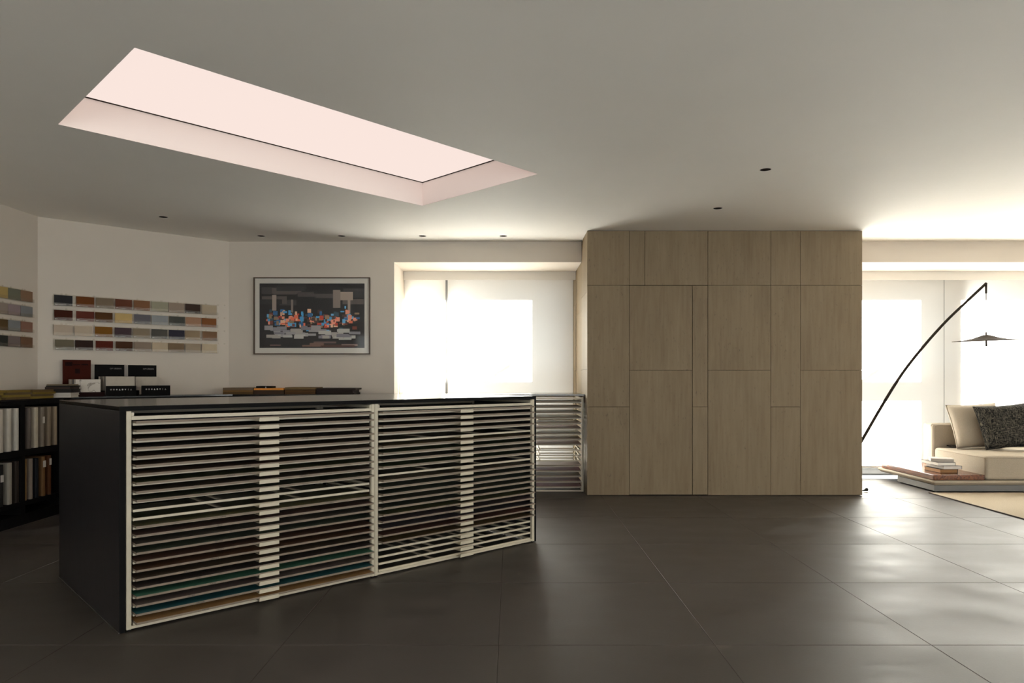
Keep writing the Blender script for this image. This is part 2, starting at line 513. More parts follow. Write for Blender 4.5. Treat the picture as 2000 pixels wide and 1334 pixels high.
def build_walls():
    H = CEIL
    struct('wall_left', MB().box(LEFT_X - 0.2, LEFT_X, REAR_Y, C0.y + 0.2, 0, H), M['wall'])
    o = C0 - CN * 0.15; p = C1 - CN * 0.15
    struct('wall_corner', MB().prism([tuple(C0), tuple(C1), tuple(p), tuple(o)], 0, H), M['wall'])
    struct('wall_back', MB().box(C1.x, RX0, WALL_Y, OUT_Y, 0, H), M['wall'])
    struct('wall_lintel_left', MB().box(RX0, BX0, WALL_Y, FASC_Y, SOFF, H), M['wall'])
    struct('wall_lintel_right', MB().box(BX1, RIGHT_X, WALL_Y, FASC_Y, SOFF, H), M['wall'])
    for i, (a, b) in enumerate(((RX0, BX0), (BX1, RIGHT_X))):   # blind pelmets and the wall over the frames
        struct('trim_%d' % (5 + i), MB().box(a + 0.001, b - 0.001, FASC_Y, FASC_Y + 0.02, FASC_Z, H), M['white'])
        struct('wall_head_%s' % ('left', 'right')[i], MB().box(a, b, WIN_Y - 0.03, OUT_Y, 2.44, H), M['white'])
    struct('wall_right', MB().box(RIGHT_X, RIGHT_X + 0.2, REAR_Y, SW[0], 0, H).box(RIGHT_X, RIGHT_X + 0.2, SW[1], OUT_Y, 0, H)
           .box(RIGHT_X, RIGHT_X + 0.2, SW[0], SW[1], 0, SW[2]).box(RIGHT_X, RIGHT_X + 0.2, SW[0], SW[1], SW[3], H), M['wall'])
    struct('fill_window_right', MB().box(RIGHT_X + 0.10, RIGHT_X + 0.11, SW[0], SW[1], SW[2], SW[3]), M['glass'])  # unseen window added to light ceiling and island from the right
    # rear wall behind the camera, with a wide unseen window added to light the room
    mb = MB()
    struct('wall_rear', mb.box(LEFT_X, RIGHT_X, REAR_Y - 0.2, REAR_Y, RW[3], H).box(LEFT_X, RW[0], REAR_Y - 0.2, REAR_Y, 0, RW[3])
           .box(RW[1], RIGHT_X, REAR_Y - 0.2, REAR_Y, 0, RW[3]).box(RW[0], RW[1], REAR_Y - 0.2, REAR_Y, 0, RW[2]), M['wall'])
    struct('fill_window_rear', MB().box(RW[0], RW[1], REAR_Y - 0.11, REAR_Y - 0.10, RW[2], RW[3]), M['glass'])
build_walls()

def build_core():
    """travertine-clad block with a flush door"""
    struct('wall_core', MB().box(BX0 + 0.02, BX1 - 0.02, TRAV_Y + 0.02, OUT_Y, 0, CEIL), M['blackmatt'])
    core = bpy.data.objects['wall_core']
    s = 2.3828
    def X(c): return (1120 + c / s - CX) * TRAV_Y / F
    def Z(c): return CAMH + (CY - (430 + c / s)) * TRAV_Y / F
    x = {62: BX0, 260: X(260.5), 332: X(332), 553: X(553.5), 625: X(625.5), 918: X(918.5), 1057: X(1057), 1343: BX1}
    z0, z303, z698, z868, zt = 0.004, Z(303), Z(698.5), Z(869), CEIL - 0.004
    g = 0.0014
    def slab(a, b, lo, hi, parent, door=False, name='travertine_panel'):
        e = 0.0022 if door else g
        d = 0.001 if door else 0.0
        return MB().box(x[a] + (e if a != 62 else 0), x[b] - (e if b != 1343 else 0), TRAV_Y + d, TRAV_Y + 0.02, lo + g, hi - g).obj(
            name, M['travertine'], parent, bevel=0.0012)
    for a, b in ((62, 260), (260, 332), (332, 625), (625, 918), (918, 1057), (1057, 1343)):
        slab(a, b, z303, zt, core)
    for a, b, mid in ((62, 260, z868), (625, 918, z698), (918, 1057, z868), (1057, 1343, z698)):
        slab(a, b, mid, z303, core); slab(a, b, z0, mid, core)
    # the door leaf
    door = tag(MB().box(x[260] + 0.002, x[625] - 0.002, TRAV_Y + 0.0202, TRAV_Y + 0.024, 0.004, z303 - 0.002).obj('door_1', M['blackmatt']), kind='structure')
    slab(260, 553, z698, z303 - 0.002, door, True); slab(260, 553, 0.008, z698, door, True)
    slab(553, 625, z868, z303 - 0.002, door, True); slab(553, 625, 0.008, z868, door, True)
    c = at(1120 + 528 / s, 430 + 698 / s, TRAV_Y)
    MB().box(c.x - 0.012, c.x + 0.012, TRAV_Y - 0.002, TRAV_Y + 0.0008, c.z - 0.003, c.z + 0.003).obj('lock_keyhole', M['dark'], door)
    # left flank, seen at a grazing angle
    yr = [TRAV_Y, 7.86, 8.46, OUT_Y]
    zr = [(z0, 1.28, 2.07, zt), (z0, 0.9, 1.93, zt), (z0, 1.28, 2.07, zt)]
    for i in range(3):
        for k in range(3):
            MB().box(BX0, BX0 + 0.02, yr[i] + (g if i else 0.0205), yr[i + 1] - g, zr[i][k] + g, zr[i][k + 1] - g).obj(
                'travertine_panel', M['travertine'], core)
    for i in range(3):
        for k in range(3):
            MB().box(BX1 - 0.02, BX1, yr[i] + (g if i else 0.0205), yr[i + 1] - g, zr[i][k] + g, zr[i][k + 1] - g).obj(
                'travertine_panel', M['travertine'], core)
build_core()

def build_floor():
    fl = struct('floor', MB().box(LEFT_X - 0.2, RIGHT_X + 0.2, REAR_Y - 0.2, OUT_Y, -0.1, -0.0016), M['grout'])
    T, x0, y0 = 0.970, -0.056, 3.2008
    e, c = 0.0016, 0.0012
    lo, hi = e, T - e
    mb = MB()
    vs = [(lo, lo, -0.0015), (hi, lo, -0.0015), (hi, hi, -0.0015), (lo, hi, -0.0015),
          (lo + c, lo + c, 0), (hi - c, lo + c, 0), (hi - c, hi - c, 0), (lo + c, hi - c, 0)]
    mb._add(vs, [(4, 5, 6, 7), (0, 1, 5, 4), (1, 2, 6, 5), (2, 3, 7, 6), (3, 0, 4, 7)])
    me = mb.mesh('floor_tile', M['floor'])
    for j in range(-7, 6):
        for i in range(-5, 10):
            y = y0 + j * T
            x = x0 + i * T
            if x + T < LEFT_X or y + T < REAR_Y or x > RIGHT_X: continue
            link('floor_tile', me, fl, (x, y, 0))
    struct('trim_7', MB().box(BX1, RIGHT_X, 8.42, WIN_Y - 0.03, 0.0, 0.004), M['trench'])
build_floor()

# ------------------------------------------------------------------ windows and blinds
def build_window(name, x0, x1, mull, rails=(1.17, 1.30), sash=()):
    """aluminium frame with deep mullion fins, mid rail, glass panes and a stay handle"""
    HT = 2.40
    fr = struct(name, MB().box(x0, x1, WIN_Y - 0.03, WIN_Y + 0.06, HT, 2.44).box(x0, x1, WIN_Y - 0.03, WIN_Y + 0.06, 0.0, 0.07), M['alu'])
    xs = [x0] + list(mull) + [x1]
    for m in (x0 + 0.02, x1 - 0.02):
        MB().box(m - 0.02, m + 0.02, WIN_Y - 0.03, WIN_Y + 0.06, 0.07, HT).obj('jamb', M['alu'], fr)
    for m in mull:
        MB().box(m - 0.025, m + 0.025, 8.625, WIN_Y + 0.06, 0.07, HT).obj('mullion', M['alu'], fr)
    for i in range(len(xs) - 1):
        a, b = xs[i] + (0.04 if i == 0 else 0.025), xs[i + 1] - (0.04 if i == len(xs) - 2 else 0.025)
        if i in sash:
            MB().box(a, b, WIN_Y - 0.03, WIN_Y + 0.05, *rails).obj('mid_rail', M['alu'], fr)
            for lo, hi in ((rails[1], HT), (0.07, rails[0])):
                w = 0.030
                s = MB().box(a, b, WIN_Y - 0.045, WIN_Y + 0.02, lo, lo + w).box(a, b, WIN_Y - 0.045, WIN_Y + 0.02, hi - w, hi)
                s.box(a, a + w, WIN_Y - 0.045, WIN_Y + 0.02, lo + w, hi - w).box(b - 0.10, b, WIN_Y - 0.045, WIN_Y + 0.02, lo + w, hi - w)
                so = s.obj('sash', M['alu'], fr)
                MB().box(a + w, b - 0.10, WIN_Y + 0.0, WIN_Y + 0.006, lo + w, hi - w).obj('pane', M['glass'], so)
            cxm = (a + b) / 2
            MB().tube([(cxm - 0.03, WIN_Y - 0.05, rails[1] - 0.01), (cxm + 0.02, WIN_Y - 0.13, rails[1] + 0.05), (cxm + 0.18, WIN_Y - 0.16, rails[1] + 0.15)],
                      [0.022, 0.020, 0.019], 10).obj('window_handle', M['steel'], fr)
        else:
            MB().box(a, b, WIN_Y + 0.0, WIN_Y + 0.006, 0.07, HT).obj('pane', M['glass'], fr)
    return fr

build_window('window_1', RX0, BX0, [-0.79], sash=(1,))
build_window('window_2', BX1, RIGHT_X, [5.43, 7.4], sash=(0, 2))

def build_blind(x0, x1, label, zb=0.115):
    t = thing('roller_blind', label, 'blind', ((x0 + x1) / 2, 8.585, zb), 0, 'sheer white roller blinds')
    w = (x1 - x0) / 2
    MB().box(-w, w, -0.0006, 0.0006, 0.02, 2.43 - zb).obj('fabric', M['blind'], t)
    MB().tube([(-w, 0.0, 2.45 - zb), (w, 0.0, 2.45 - zb)], 0.022, 14).obj('roller_tube', M['white'], t)
    MB().box(-w, w, -0.005, 0.005, 0.0, 0.022).obj('bottom_bar', M['white'], t, bevel=0.002)
    MB().box(-w - 0.006, -w - 0.003, -0.026, 0.026, 2.425 - zb, 2.485 - zb).obj('bracket', M['white'], t)
    MB().box(w + 0.003, w + 0.006, -0.026, 0.026, 2.425 - zb, 2.485 - zb).obj('bracket', M['white'], t)
def bxp(px): return (px - CX) * 8.585 / F
build_blind(bxp(790), bxp(870), 'narrow sheer white roller blind beside the framed picture wall')
build_blind(bxp(874.5), bxp(1119), 'sheer white roller blind beside the left edge of the travertine block')
build_blind(BX1 + 0.02, bxp(1843), 'sheer white roller blind behind the curved lamp pole, right of travertine block')
build_blind(bxp(1844.5), 7.3, 'sheer white roller blind behind the hanging lamp shade and cushions')
build_blind(7.31, RIGHT_X - 0.03, 'rightmost sheer white roller blind, mostly past the picture edge')

# ------------------------------------------------------------------ ceiling spots
spot_where = ['recessed ceiling spot nearest the angled swatch wall', 'recessed ceiling spot above the left edge of the framed picture',
              'recessed ceiling spot above the right half of the framed picture', 'recessed ceiling spot above the narrow roller blind',
              'recessed ceiling spot above the wide blind left of the travertine block',
              'larger recessed ceiling spot nearest the viewer, above the travertine block', 'recessed ceiling spot just in front of the travertine block top edge']
for p, lab in zip(SPOTS, spot_where):
    t = thing('ceiling_spotlight', lab, 'spotlight', (p.x, p.y, CEIL), 0, 'recessed ceiling spots')
    R = SPOT_R
    MB().lathe([(R - 0.002, 0.004), (R - 0.001, -0.0008), (R + 0.004, -0.0008), (R + 0.005, -0.0003)], 24).obj('trim_ring', M['white'], t, smooth=True)
    MB().lathe([(R - 0.002, 0.0005), (R - 0.006, 0.025), (R - 0.014, 0.05)], 24).obj('reflector', M['lamp'], t, smooth=True)
    MB().lathe([(R - 0.014, 0.045), (0.012, 0.050), (0.0005, 0.052)], 24).obj('lens', M['dark'], t, smooth=True)

# ------------------------------------------------------------------ drawer racks and sample boards
def handle_mesh():
    mb = MB()
    mb.box(-0.0545, 0.0545, -0.058, 0.004, -0.002, 0.0)
    pts = [(-0.0545, -0.002), (0.0545, -0.002), (0.0545, 0.013), (0.0505, 0.0175), (-0.0505, 0.0175), (-0.0545, 0.013)]
    mb.xzprism(pts, -0.0595, -0.058)
    return mb.mesh('handle', M['frame'])
HANDLE = handle_mesh()

def build_rack(label, loc, rotz, W, D, H, n, ztop, pitch, board_in, post=0.022, beam_z=None, tray_l=0.0, tray_r=0.0):
    """front at y = 0 of its own axes, depth towards +y; n drawers"""
    r = thing('drawer_rack', label, 'drawer rack', loc, rotz, 'open drawer racks for sample boards')
    bz = beam_z or ztop + 0.028
    for x in (0.0, W - post):
        for y in (0.0, D - post):
            MB().box(x, x + post, y, y + post, 0.008, H).obj('post', M['frame'], r, bevel=0.0015)
            MB().box(x + 0.003, x + post - 0.003, y + 0.003, y + post - 0.003, 0.0, 0.008).obj('foot', M['blackmatt'], r)
    for y in (0.002, D - post):
        MB().box(post, W - post, y, y + 0.018, bz, bz + 0.017).obj('top_rail', M['frame'], r)
        MB().box(post, W - post, y, y + 0.018, 0.010, 0.024).obj('bottom_rail', M['frame'], r)
    for x in (0.0, W - post):
        MB().box(x + 0.002, x + post - 0.002, post, D - post, H - 0.024, H - 0.006).obj('side_rail', M['frame'], r)
        MB().box(x + 0.002, x + post - 0.002, post, D - post, 0.012, 0.028).obj('side_rail', M['frame'], r)
    for x, sgn in ((post, 1), (W - post, -1)):
        MB().box(min(x, x + sgn * 0.012), max(x, x + sgn * 0.012), 0.004, 0.030, bz + 0.018, H - 0.006).obj('corner_bracket', M['frame'], r)
    # one drawer, copied
    tw0, tw1 = post + 0.010 + tray_l, W - post - 0.010 - tray_r
    b = 0.012
    tm = MB()
    tm.box(tw0, tw1, 0, b, 0, b).box(tw0, tw1, D - 0.06, D - 0.06 + b, 0, b)
    tm.box(tw0, tw0 + b, b, D - 0.06, 0, b).box(tw1 - b, tw1, b, D - 0.06, 0, b)
    for k in (0.33, 0.67):
        xx = tw0 + (tw1 - tw0) * k
        tm.box(xx - 0.008, xx + 0.008, b, D - 0.06, 0.002, b - 0.002)
    tray = tm.mesh('drawer', M['frame'])
    run = MB().box(tw0 - 0.009, tw0 - 0.0005, 0.03, D - 0.07, 0.001, 0.010).mesh('runner', M['steel'])
    run2 = MB().box(tw1 + 0.0005, tw1 + 0.009, 0.03, D - 0.07, 0.001, 0.010).mesh('runner', M['steel'])
    for i in range(n):
        z = ztop - i * pitch
        d = link('drawer', tray, r, (0, 0.010, z))
        link('handle', HANDLE, d, ((tw0 + tw1) / 2, 0.0, 0.0))
        link('runner', run, d); link('runner', run2, d)
    return r, tw0, tw1

random.seed(4)
def board_mesh(w, d, t, name='sample_board'):
    mb = MB()
    mb.box(0, w, 0, d, 0, t, 0)
    me = mb.mesh(name, [M['mdf'], M['sampleface']])
    for p in me.polygons:
        if abs(p.normal.z) > 0.9: p.material_index = 1
    return me

# island frame: origin at its near left foot
ISL = Vector((-1.832, 3.341)); ISL_A = math.atan2(1.874, 2.015)
ISL_L, ISL_D, ISL_H = 2.752, 1.292, 1.064
def iw(u, v, z=0.0):
    c, s = math.cos(ISL_A), math.sin(ISL_A)
    return Vector((ISL.x + u * c - v * s, ISL.y + u * s + v * c, z))

def build_island():
    t = thing('island_counter', 'long black island counter with glossy top and open front, under the light panel', 'counter', (ISL.x, ISL.y, 0), ISL_A)
    L, D, H = ISL_L, ISL_D, ISL_H
    MB().box(0, L, 0, D, H - 0.022, H).obj('counter_top', M['blacktop'], t, bevel=0.0015)
    MB().box(0, 0.026, 0, D, 0.004, H - 0.0222).obj('side_panel', M['black'], t, bevel=0.001)
    MB().box(L - 0.015, L, 0, D, 0.004, H - 0.0222).obj('side_panel', M['black'], t, bevel=0.001)
    MB().box(0.027, L - 0.016, D - 0.02, D, 0.004, H - 0.0222).obj('back_panel', M['black'], t)
    MB().box(0.027, L - 0.016, D * 0.56, D * 0.56 + 0.018, 0.004, H - 0.0222).obj('centre_panel', M['blackmatt'], t)
    MB().box(0.0, 0.0262, -0.0008, -0.0002, 0.004, H - 0.0222).obj('glare_mask', M['blackmatt'], t)  # added dark strips blot out window reflections on the front edges
    MB().box(L - 0.0152, L, -0.0008, -0.0002, 0.004, H - 0.0222).obj('glare_mask', M['blackmatt'], t)
    MB().box(0.0, L, -0.0008, -0.0002, H - 0.0218, H - 0.0012).obj('glare_mask', M['blackmatt'], t)
    MB().box(-0.003, 0.0, 0.0, D, 0.0, 0.004).obj('floor_seal', M['steel'], t)
    MB().box(0.0, 0.026, 0.0, D, 0.0, 0.0038).obj('plinth_strip', M['blackmatt'], t)
build_island()

BROWN = (0.085, 0.065, 0.05)
LEFT_TOPS = {20: (0.05, 0.16, 0.10), 22: (0.02, 0.10, 0.11), 23: (0.36, 0.20, 0.08), 21: (0.12, 0.09, 0.08)}
CODES_L = {12: ('CP/15', 424), 13: ('CP/17', 417), 14: ('CP/11', 442), 15: ('CP 1299', 413), 16: ('CP/1019', 415), 17: ('CP/1303', 405),
           18: ('CP/1301', 354), 19: ('CP/07', 375), 20: ('CP/32', 404), 21: ('CP/407', 361), 22: ('CP/1208', 377), 23: ('CP/107', 388),
           4: ('CP/1210', 465), 6: ('CP/1212', 468), 7: ('CP/1213', 437), 9: ('CP/1215', 454), 2: ('CP/1208', 602), 3: ('CP/1209', 581), 8: ('CP/1214', 578)}
CODES_R = {12: ('CP/31', 861), 13: ('CP/33', 861), 14: ('CP/35', 861), 15: ('CP/40', 863), 16: ('CP/42', 862), 17: ('CP/44', 861), 18: ('CP/46', 865), 19: ('CP/48', 874)}
def u_of(px):
    c, s = math.cos(ISL_A), math.sin(ISL_A)
    k = (px - CX) / F
    return (k * ISL.y - ISL.x) / (c - k * s)

def fill_rack(side, r, tw0, tw1, empties, codes, u0, tops):
    D = 0.66
    me = board_mesh(tw1 - tw0, D - 0.02, 0.0105)
    for i in range(24):
        if i in empties: continue
        z = 0.9705 - i * 0.04116 + 0.0125
        du = random.uniform(-0.0015, 0.0015); pv = random.uniform(-0.001, 0.0015)
        if side == 'left':
            p = iw(u0 + tw0 + du, -0.045 + pv, z)
        else:
            p = iw(u0 + tw0 + du, -0.040 + pv, z)
        o = link('sample_board', me, None, p, (0, 0, ISL_A + random.uniform(-0.0008, 0.0008)))
        col = tops.get(i, tuple(c * random.uniform(0.6, 1.3) for c in BROWN))
        o.color = (*col, 1)
        look = {20: 'green-topped', 22: 'teal-topped', 23: 'tan-topped'}.get(i, 'brown-edged') if side == 'left' else 'brown-edged'
        tag(o, '%s sample board in the island %s bay, %s slot from the top' % (look, side, ORD[i]), 'sample board',
            'sample boards in the island %s bay' % side)
        if i in codes:
            s, px = codes[i]
            tx = text_mesh(s, 0.0115, M['ink'])
            link('code_lettering', tx, o, (u_of(px) - u0 - tw0, -0.0004, 0.0012), (math.pi / 2, 0, 0))

r1, a, b = build_rack('pale metal drawer rack filling the left bay of the black island', iw(0.030, 0.0), ISL_A, 1.3555, 0.70, 1.040, 24, 0.9705, 0.04116, None, tray_l=-0.001)
fill_rack('left', r1, a, b, {10, 11}, CODES_L, 0.030, LEFT_TOPS)
r2, a, b = build_rack('pale metal drawer rack filling the right bay of the black island', iw(1.3875, 0.0), ISL_A, 1.347, 0.70, 1.040, 24, 0.9705, 0.04116, None)
fill_rack('right', r2, a, b, {4, 9, 20, 21, 22, 23}, CODES_R, 1.3875, {})

# ------------------------------------------------------------------ long low counter along the walls
CT = 1.022      # its top
def off_corner(d):
    """corner points of a line kept d in front of left wall, angled wall and back wall"""
    xl = LEFT_X + d
    q = C0 + CN * d
    k = (xl - q.x) / CD.x
    p1 = q + CD * k
    yb = WALL_Y - d
    k = (yb - q.y) / CD.y
    p2 = q + CD * k
    return p1, p2
DEP = 0.435
RACKF = 7.44
P1, P2 = off_corner(DEP)
def build_wall_counter():
    p1, p2 = P1, Vector((P2.x - (WALL_Y - DEP - RACKF) * 0 , RACKF))
    q = C0 + CN * DEP
    k = (RACKF - q.y) / CD.y
    p2 = q + CD * k
    g = 0.003
    in1, in2 = off_corner(g)
    poly = [(LEFT_X + g, 3.0), (LEFT_X + DEP, 3.0), tuple(p1), tuple(p2), (BX0 - 0.006, RACKF), (BX0 - 0.006, 8.30), (RX0 + g, 8.30), (RX0 + g, WALL_Y - g), tuple(in2), tuple(in1)]
    o = MB().prism(poly, CT - 0.012, CT).obj('worktop', M['blacktop'])
    tag(o, 'thin black worktop running along the left, angled and back walls', 'worktop')
    t = thing('low_bookcase', 'black open low bookcase along the left wall, filled with sample binders', 'bookcase', (LEFT_X, 0, 0))
    # carcass in the bookcase's own axes: x out of the left wall, y as the room
    fx = DEP - 0.012
    zt = CT - 0.0125
    MB().box(0.004, 0.016, 3.0, p1.y - 0.02, 0.0, zt).obj('back_panel', M['blackmatt'], t)
    for y in (3.0, 3.86, 4.81, 5.7805, 6.2865):
        MB().box(0.0165, fx, y, y + 0.05, 0.085, zt).obj('divider', M['blackmatt'], t)
    for y0, y1 in ((3.05, 3.86), (3.91, 4.81), (4.86, 5.7805), (5.8305, 6.2865)):
        MB().box(0.0165, fx, y0, y1, 0.155, 0.190).obj('shelf', M['blackmatt'], t)
        MB().box(0.0165, fx, y0, y1, 0.560, 0.610).obj('shelf', M['blackmatt'], t)
        MB().box(0.0165, fx, y0, y1, 0.975, zt).obj('top_rail', M['blackmatt'], t)
    MB().box(0.0165, fx - 0.004, 3.0, 6.3365, 0.0, 0.0845).obj('plinth', M['blackmatt'], t)
    # closed cabinet fronts under the angled and back walls
    a1, a2 = off_corner(0.02); b1, b2 = off_corner(DEP - 0.02)
    lx = LEFT_X
    q2 = C0 + CN * (DEP - 0.02)
    pa = q2 + CD * ((6.32 - q2.y) / CD.y) if CD.y else q2
    pts = [Vector((b1.x, 6.31)), b1 + CD * 0.0, q2 + CD * ((RACKF + 0.02 - q2.y) / CD.y), C1 + CN * 0.02, C0 + CN * 0.02]
    pts = [b1, q2 + CD * ((RACKF + 0.02 - q2.y) / CD.y), a2, a1]
    MB().prism([(p.x - lx, p.y) for p in pts], 0.0, zt).obj('corner_cabinet', M['blackmatt'], t)
    e = pts[1]
    MB().prism([(e.x - lx + 0.003, RACKF + 0.02), (-1.30 - lx, RACKF + 0.02), (-1.30 - lx, WALL_Y - 0.02), (a2.x - lx + 0.003, WALL_Y - 0.02)], 0.0, zt).obj('back_cabinet', M['blackmatt'], t)
build_wall_counter()

# drawer racks under the worktop in the window recess
r3, a, b = build_rack('pale metal drawer rack in front of the window, beside the travertine block', (-0.594, RACKF + 0.003, 0), 0, 1.351, 0.80, 0.9965, 17, 0.931, 0.0552, None, post=0.020, beam_z=0.972)
me = board_mesh(b - a, 0.42, 0.011)
for i in range(17):
    if i in (9, 10, 11): continue
    z = 0.931 - i * 0.0552 + 0.0125
    o = link('sample_board', me, None, (-0.594 + a, RACKF + 0.003 - 0.028, z))
    o.color = (*[c * random.uniform(2.0, 4.5) for c in BROWN], 1)  # lighter tones stand in for window highlights on the board tops
    tag(o, 'sample board in the rack beside the travertine block, %s slot from the top' % ORD[i], 'sample board', 'sample boards in the window rack')

# ------------------------------------------------------------------ sample binders in the bookcase
def binder_mesh(h, w, d):
    """standing board folder with a softly rounded spine; x out of the wall, y its thickness"""
    mb = MB()
    pts = [(0, 0), (d - 0.012, 0), (d - 0.003, w * 0.12), (d, w * 0.4), (d, w * 0.6), (d - 0.003, w * 0.88), (d - 0.012, w), (0, w)]
    mb.prism(pts, 0, h, 0)
    return mb.mesh('sample_binder', M['covers'], bevel=0.0015)
def binder_at(px0, px1, z0, h, col, label, label_tag=None, inset=0.02):
    xf = LEFT_X + DEP - inset
    y0 = -xf * F / (CX - px0); y1 = -xf * F / (CX - px1)
    w = (y1 - y0) * 0.52
    o = link('sample_binder', binder_mesh(h, w, 0.30), None, (xf - 0.30, y1 - w - 0.002, z0))
    o.color = (*col, 1)
    tag(o, label, 'binder', 'sample binders in the low bookcase')
    if label_tag:
        z, ww = label_tag; ww = min(ww, w * 0.8)
        MB().box(0.3005, 0.3015, w * 0.5 - ww / 2, w * 0.5 + ww / 2, z, z + 0.055).obj('spine_label', M['paper'], o)
    return o
G = 'sample binders in the low bookcase'
UP, LO = 0.6105, 0.1905
for px0, px1, col, h, lab, tg in [
    (-22, -7, (0.42, 0.40, 0.36), 0.335, 'grey sample binder on the upper bookcase shelf, at the picture edge', None),
    (-7, 8.5, (0.50, 0.45, 0.38), 0.340, 'leftmost pale beige sample binder on the upper bookcase shelf', None),
    (8.8, 24.5, (0.55, 0.51, 0.44), 0.342, 'middle of three pale sample binders left of the bookcase divider, upper shelf', None),
    (24.8, 38.5, (0.56, 0.53, 0.47), 0.340, 'pale sample binder just left of the bookcase divider, upper shelf', None),
    (48.8, 62.5, (0.14, 0.115, 0.10), 0.336, 'dark mauve grey sample binder just right of the bookcase divider', None),
    (62.8, 76.8, (0.50, 0.44, 0.34), 0.340, 'cream sample binder second right of the bookcase divider, upper shelf', None),
    (77.0, 88.8, (0.24, 0.20, 0.155), 0.338, 'taupe sample binder with a small label, upper bookcase shelf', (0.20, 0.028)),
    (89.0, 101.8, (0.26, 0.205, 0.145), 0.336, 'tan sample binder fourth right of the bookcase divider, upper shelf', None),
    (102.0, 113.5, (0.30, 0.235, 0.165), 0.336, 'tan sample binder beside the island end, upper bookcase shelf', None)]:
    binder_at(px0, px1, UP, h, col, lab, tg)
for px0, px1, col, h, lab, tg in [
    (-24, -8, (0.02, 0.02, 0.02), 0.325, 'black sample binder on the lower bookcase shelf, at the picture edge', None),
    (-8, 8.6, (0.020, 0.019, 0.018), 0.325, 'leftmost black sample binder with white label, lower bookcase shelf', (0.19, 0.035)),
    (9.5, 25.5, (0.34, 0.31, 0.26), 0.330, 'pale grey sample binder on the lower bookcase shelf', None),
    (26.5, 39.0, (0.035, 0.026, 0.020), 0.335, 'dark brown sample binder left of the divider, lower bookcase shelf', None),
    (39.1, 39.9, (0.03, 0.02, 0.02), 0.30, None, None),
    (48.8, 53.0, (0.30, 0.17, 0.065), 0.335, None, None)]:
    if lab: binder_at(px0, px1, LO, h, col, lab, tg)
for px0, px1, col, h, lab, tg in [
    (48.8, 53.2, (0.30, 0.17, 0.065), 0.338, 'ochre tan sample binder right of the divider, lower bookcase shelf', None),
    (53.5, 66.0, (0.25, 0.205, 0.165), 0.336, 'taupe sample binder on the lower bookcase shelf', None),
    (66.3, 77.0, (0.014, 0.015, 0.018), 0.332, 'blue-black sample binder on the lower bookcase shelf', None),
    (77.3, 90.5, (0.16, 0.085, 0.035), 0.336, 'brown sample binder with a white label, lower bookcase shelf', (0.245, 0.040)),
    (91.0, 101.5, (0.085, 0.032, 0.012), 0.336, 'reddish brown sample binder with white label, lower bookcase shelf', (0.255, 0.028))]:
    binder_at(px0, px1, LO, h, col, lab, tg)

# ------------------------------------------------------------------ colour swatches on the walls
WREF, LREF = (134, 126, 112), (112, 103, 90)
def on_corner(px, py, n):
    """distance along the angled wall and height of a picture point, n in front of that wall"""
    k = (px - CX) / F
    q = C0 + CN * n
    # q + CD*s = (k*Y, Y)
    s = (k * q.y - q.x) / (CD.x - k * CD.y)
    Y = q.y + CD.y * s
    return s, CAMH + (CY - py) * Y / F
ANG = math.atan2(CD.y, CD.x)
def cw(s, n, z=0.0):
    p = C0 + CD * s + CN * n
    return Vector((p.x, p.y, z))

COLS = [
 [(105.7,141.8),(149.1,184.2),(187.6,222.2),(225.3,258),(261.4,292.7),(296.3,328.2),(329.7,359.6),(362.3,391.4),(394.3,423)],
 [(105.9,142),(149,184),(186,220),(224.6,258),(262,294.3),(296.3,328.7),(330.7,360.9),(363,392.7),(394.3,422.6)],
 [(105.2,142),(145.9,180.8),(185.4,219.8),(224,257),(260,292.6),(296.3,327),(330,360.4),(361.9,390.4),(395.5,424)],
 [(107.5,144.2),(147.1,182),(187,221),(226,259),(262.4,294.8),(297.5,328.2),(328.7,359.6),(362.3,391.6),(394.8,423.7)]]
ROWY = [(575.5, 596), (604.8, 624.5), (634.2, 654.2), (662.8, 682.4)]
RGB = [
 [(28,27,26),(66,36,14),(76,65,50),(64,36,24),(82,56,36),(98,94,76),(96,84,70),(40,30,24),(112,100,80)],
 [(38,16,8),(60,28,20),(52,32,14),(124,104,64),(62,60,60),(92,92,88),(46,46,40),(104,78,58),(82,50,26)],
 [(116,104,88),(118,106,88),(78,50,14),(44,34,34),(84,74,58),(50,48,42),(32,30,34),(94,80,60),(80,60,42)],
 [(66,60,46),(30,20,16),(54,20,12),(46,28,16),(90,78,64),(116,104,84),(80,66,48),(102,90,72),(122,110,88)]]
HUES = [
 ['near-black','caramel brown','warm grey','reddish brown','tan brown','sage green','taupe','black-brown','light greige'],
 ['deep maroon','brick brown','dark olive brown','pale mustard','slate blue','light steel blue','dark green-grey','sandy beige','rust brown'],
 ['off-white','cream','ochre','dark plum','stone grey','charcoal green','navy black','khaki beige','cocoa brown'],
 ['mid grey','black plum','oxblood red','chocolate brown','grey beige','pale linen','mushroom brown','pale grey','ivory']]
SW_N = 0.030
def swatch_code(w):
    return MB().box(0.006, 0.028, -0.0062, -0.0058, 0.007, 0.0115).box(0.032, 0.032 + w * 0.34, -0.0062, -0.0058, 0.007, 0.009).mesh('code_print', M['printw'])
CODE = swatch_code(0.19)

def acrylic_rail(label, loc, rotz, length, h, tags):
    t = thing('acrylic_rail', label, 'display rail', loc, rotz, 'clear acrylic swatch rails')
    MB().box(0, length, -0.004, -0.001, 0.0, h + 0.012).obj('back_plate', M['acrylic'], t)
    MB().box(0, length, -0.038, -0.0042, -0.004, -0.001).obj('ledge', M['acrylic'], t)
    MB().box(0, length, -0.038, -0.0355, -0.0008, 0.026).obj('front_lip', M['acrylic'], t)
    for x in tags:
        MB().box(x, x + 0.018, -0.006, -0.0045, h + 0.004, h + 0.020).obj('hook', M['acrylic'], t)
    return t

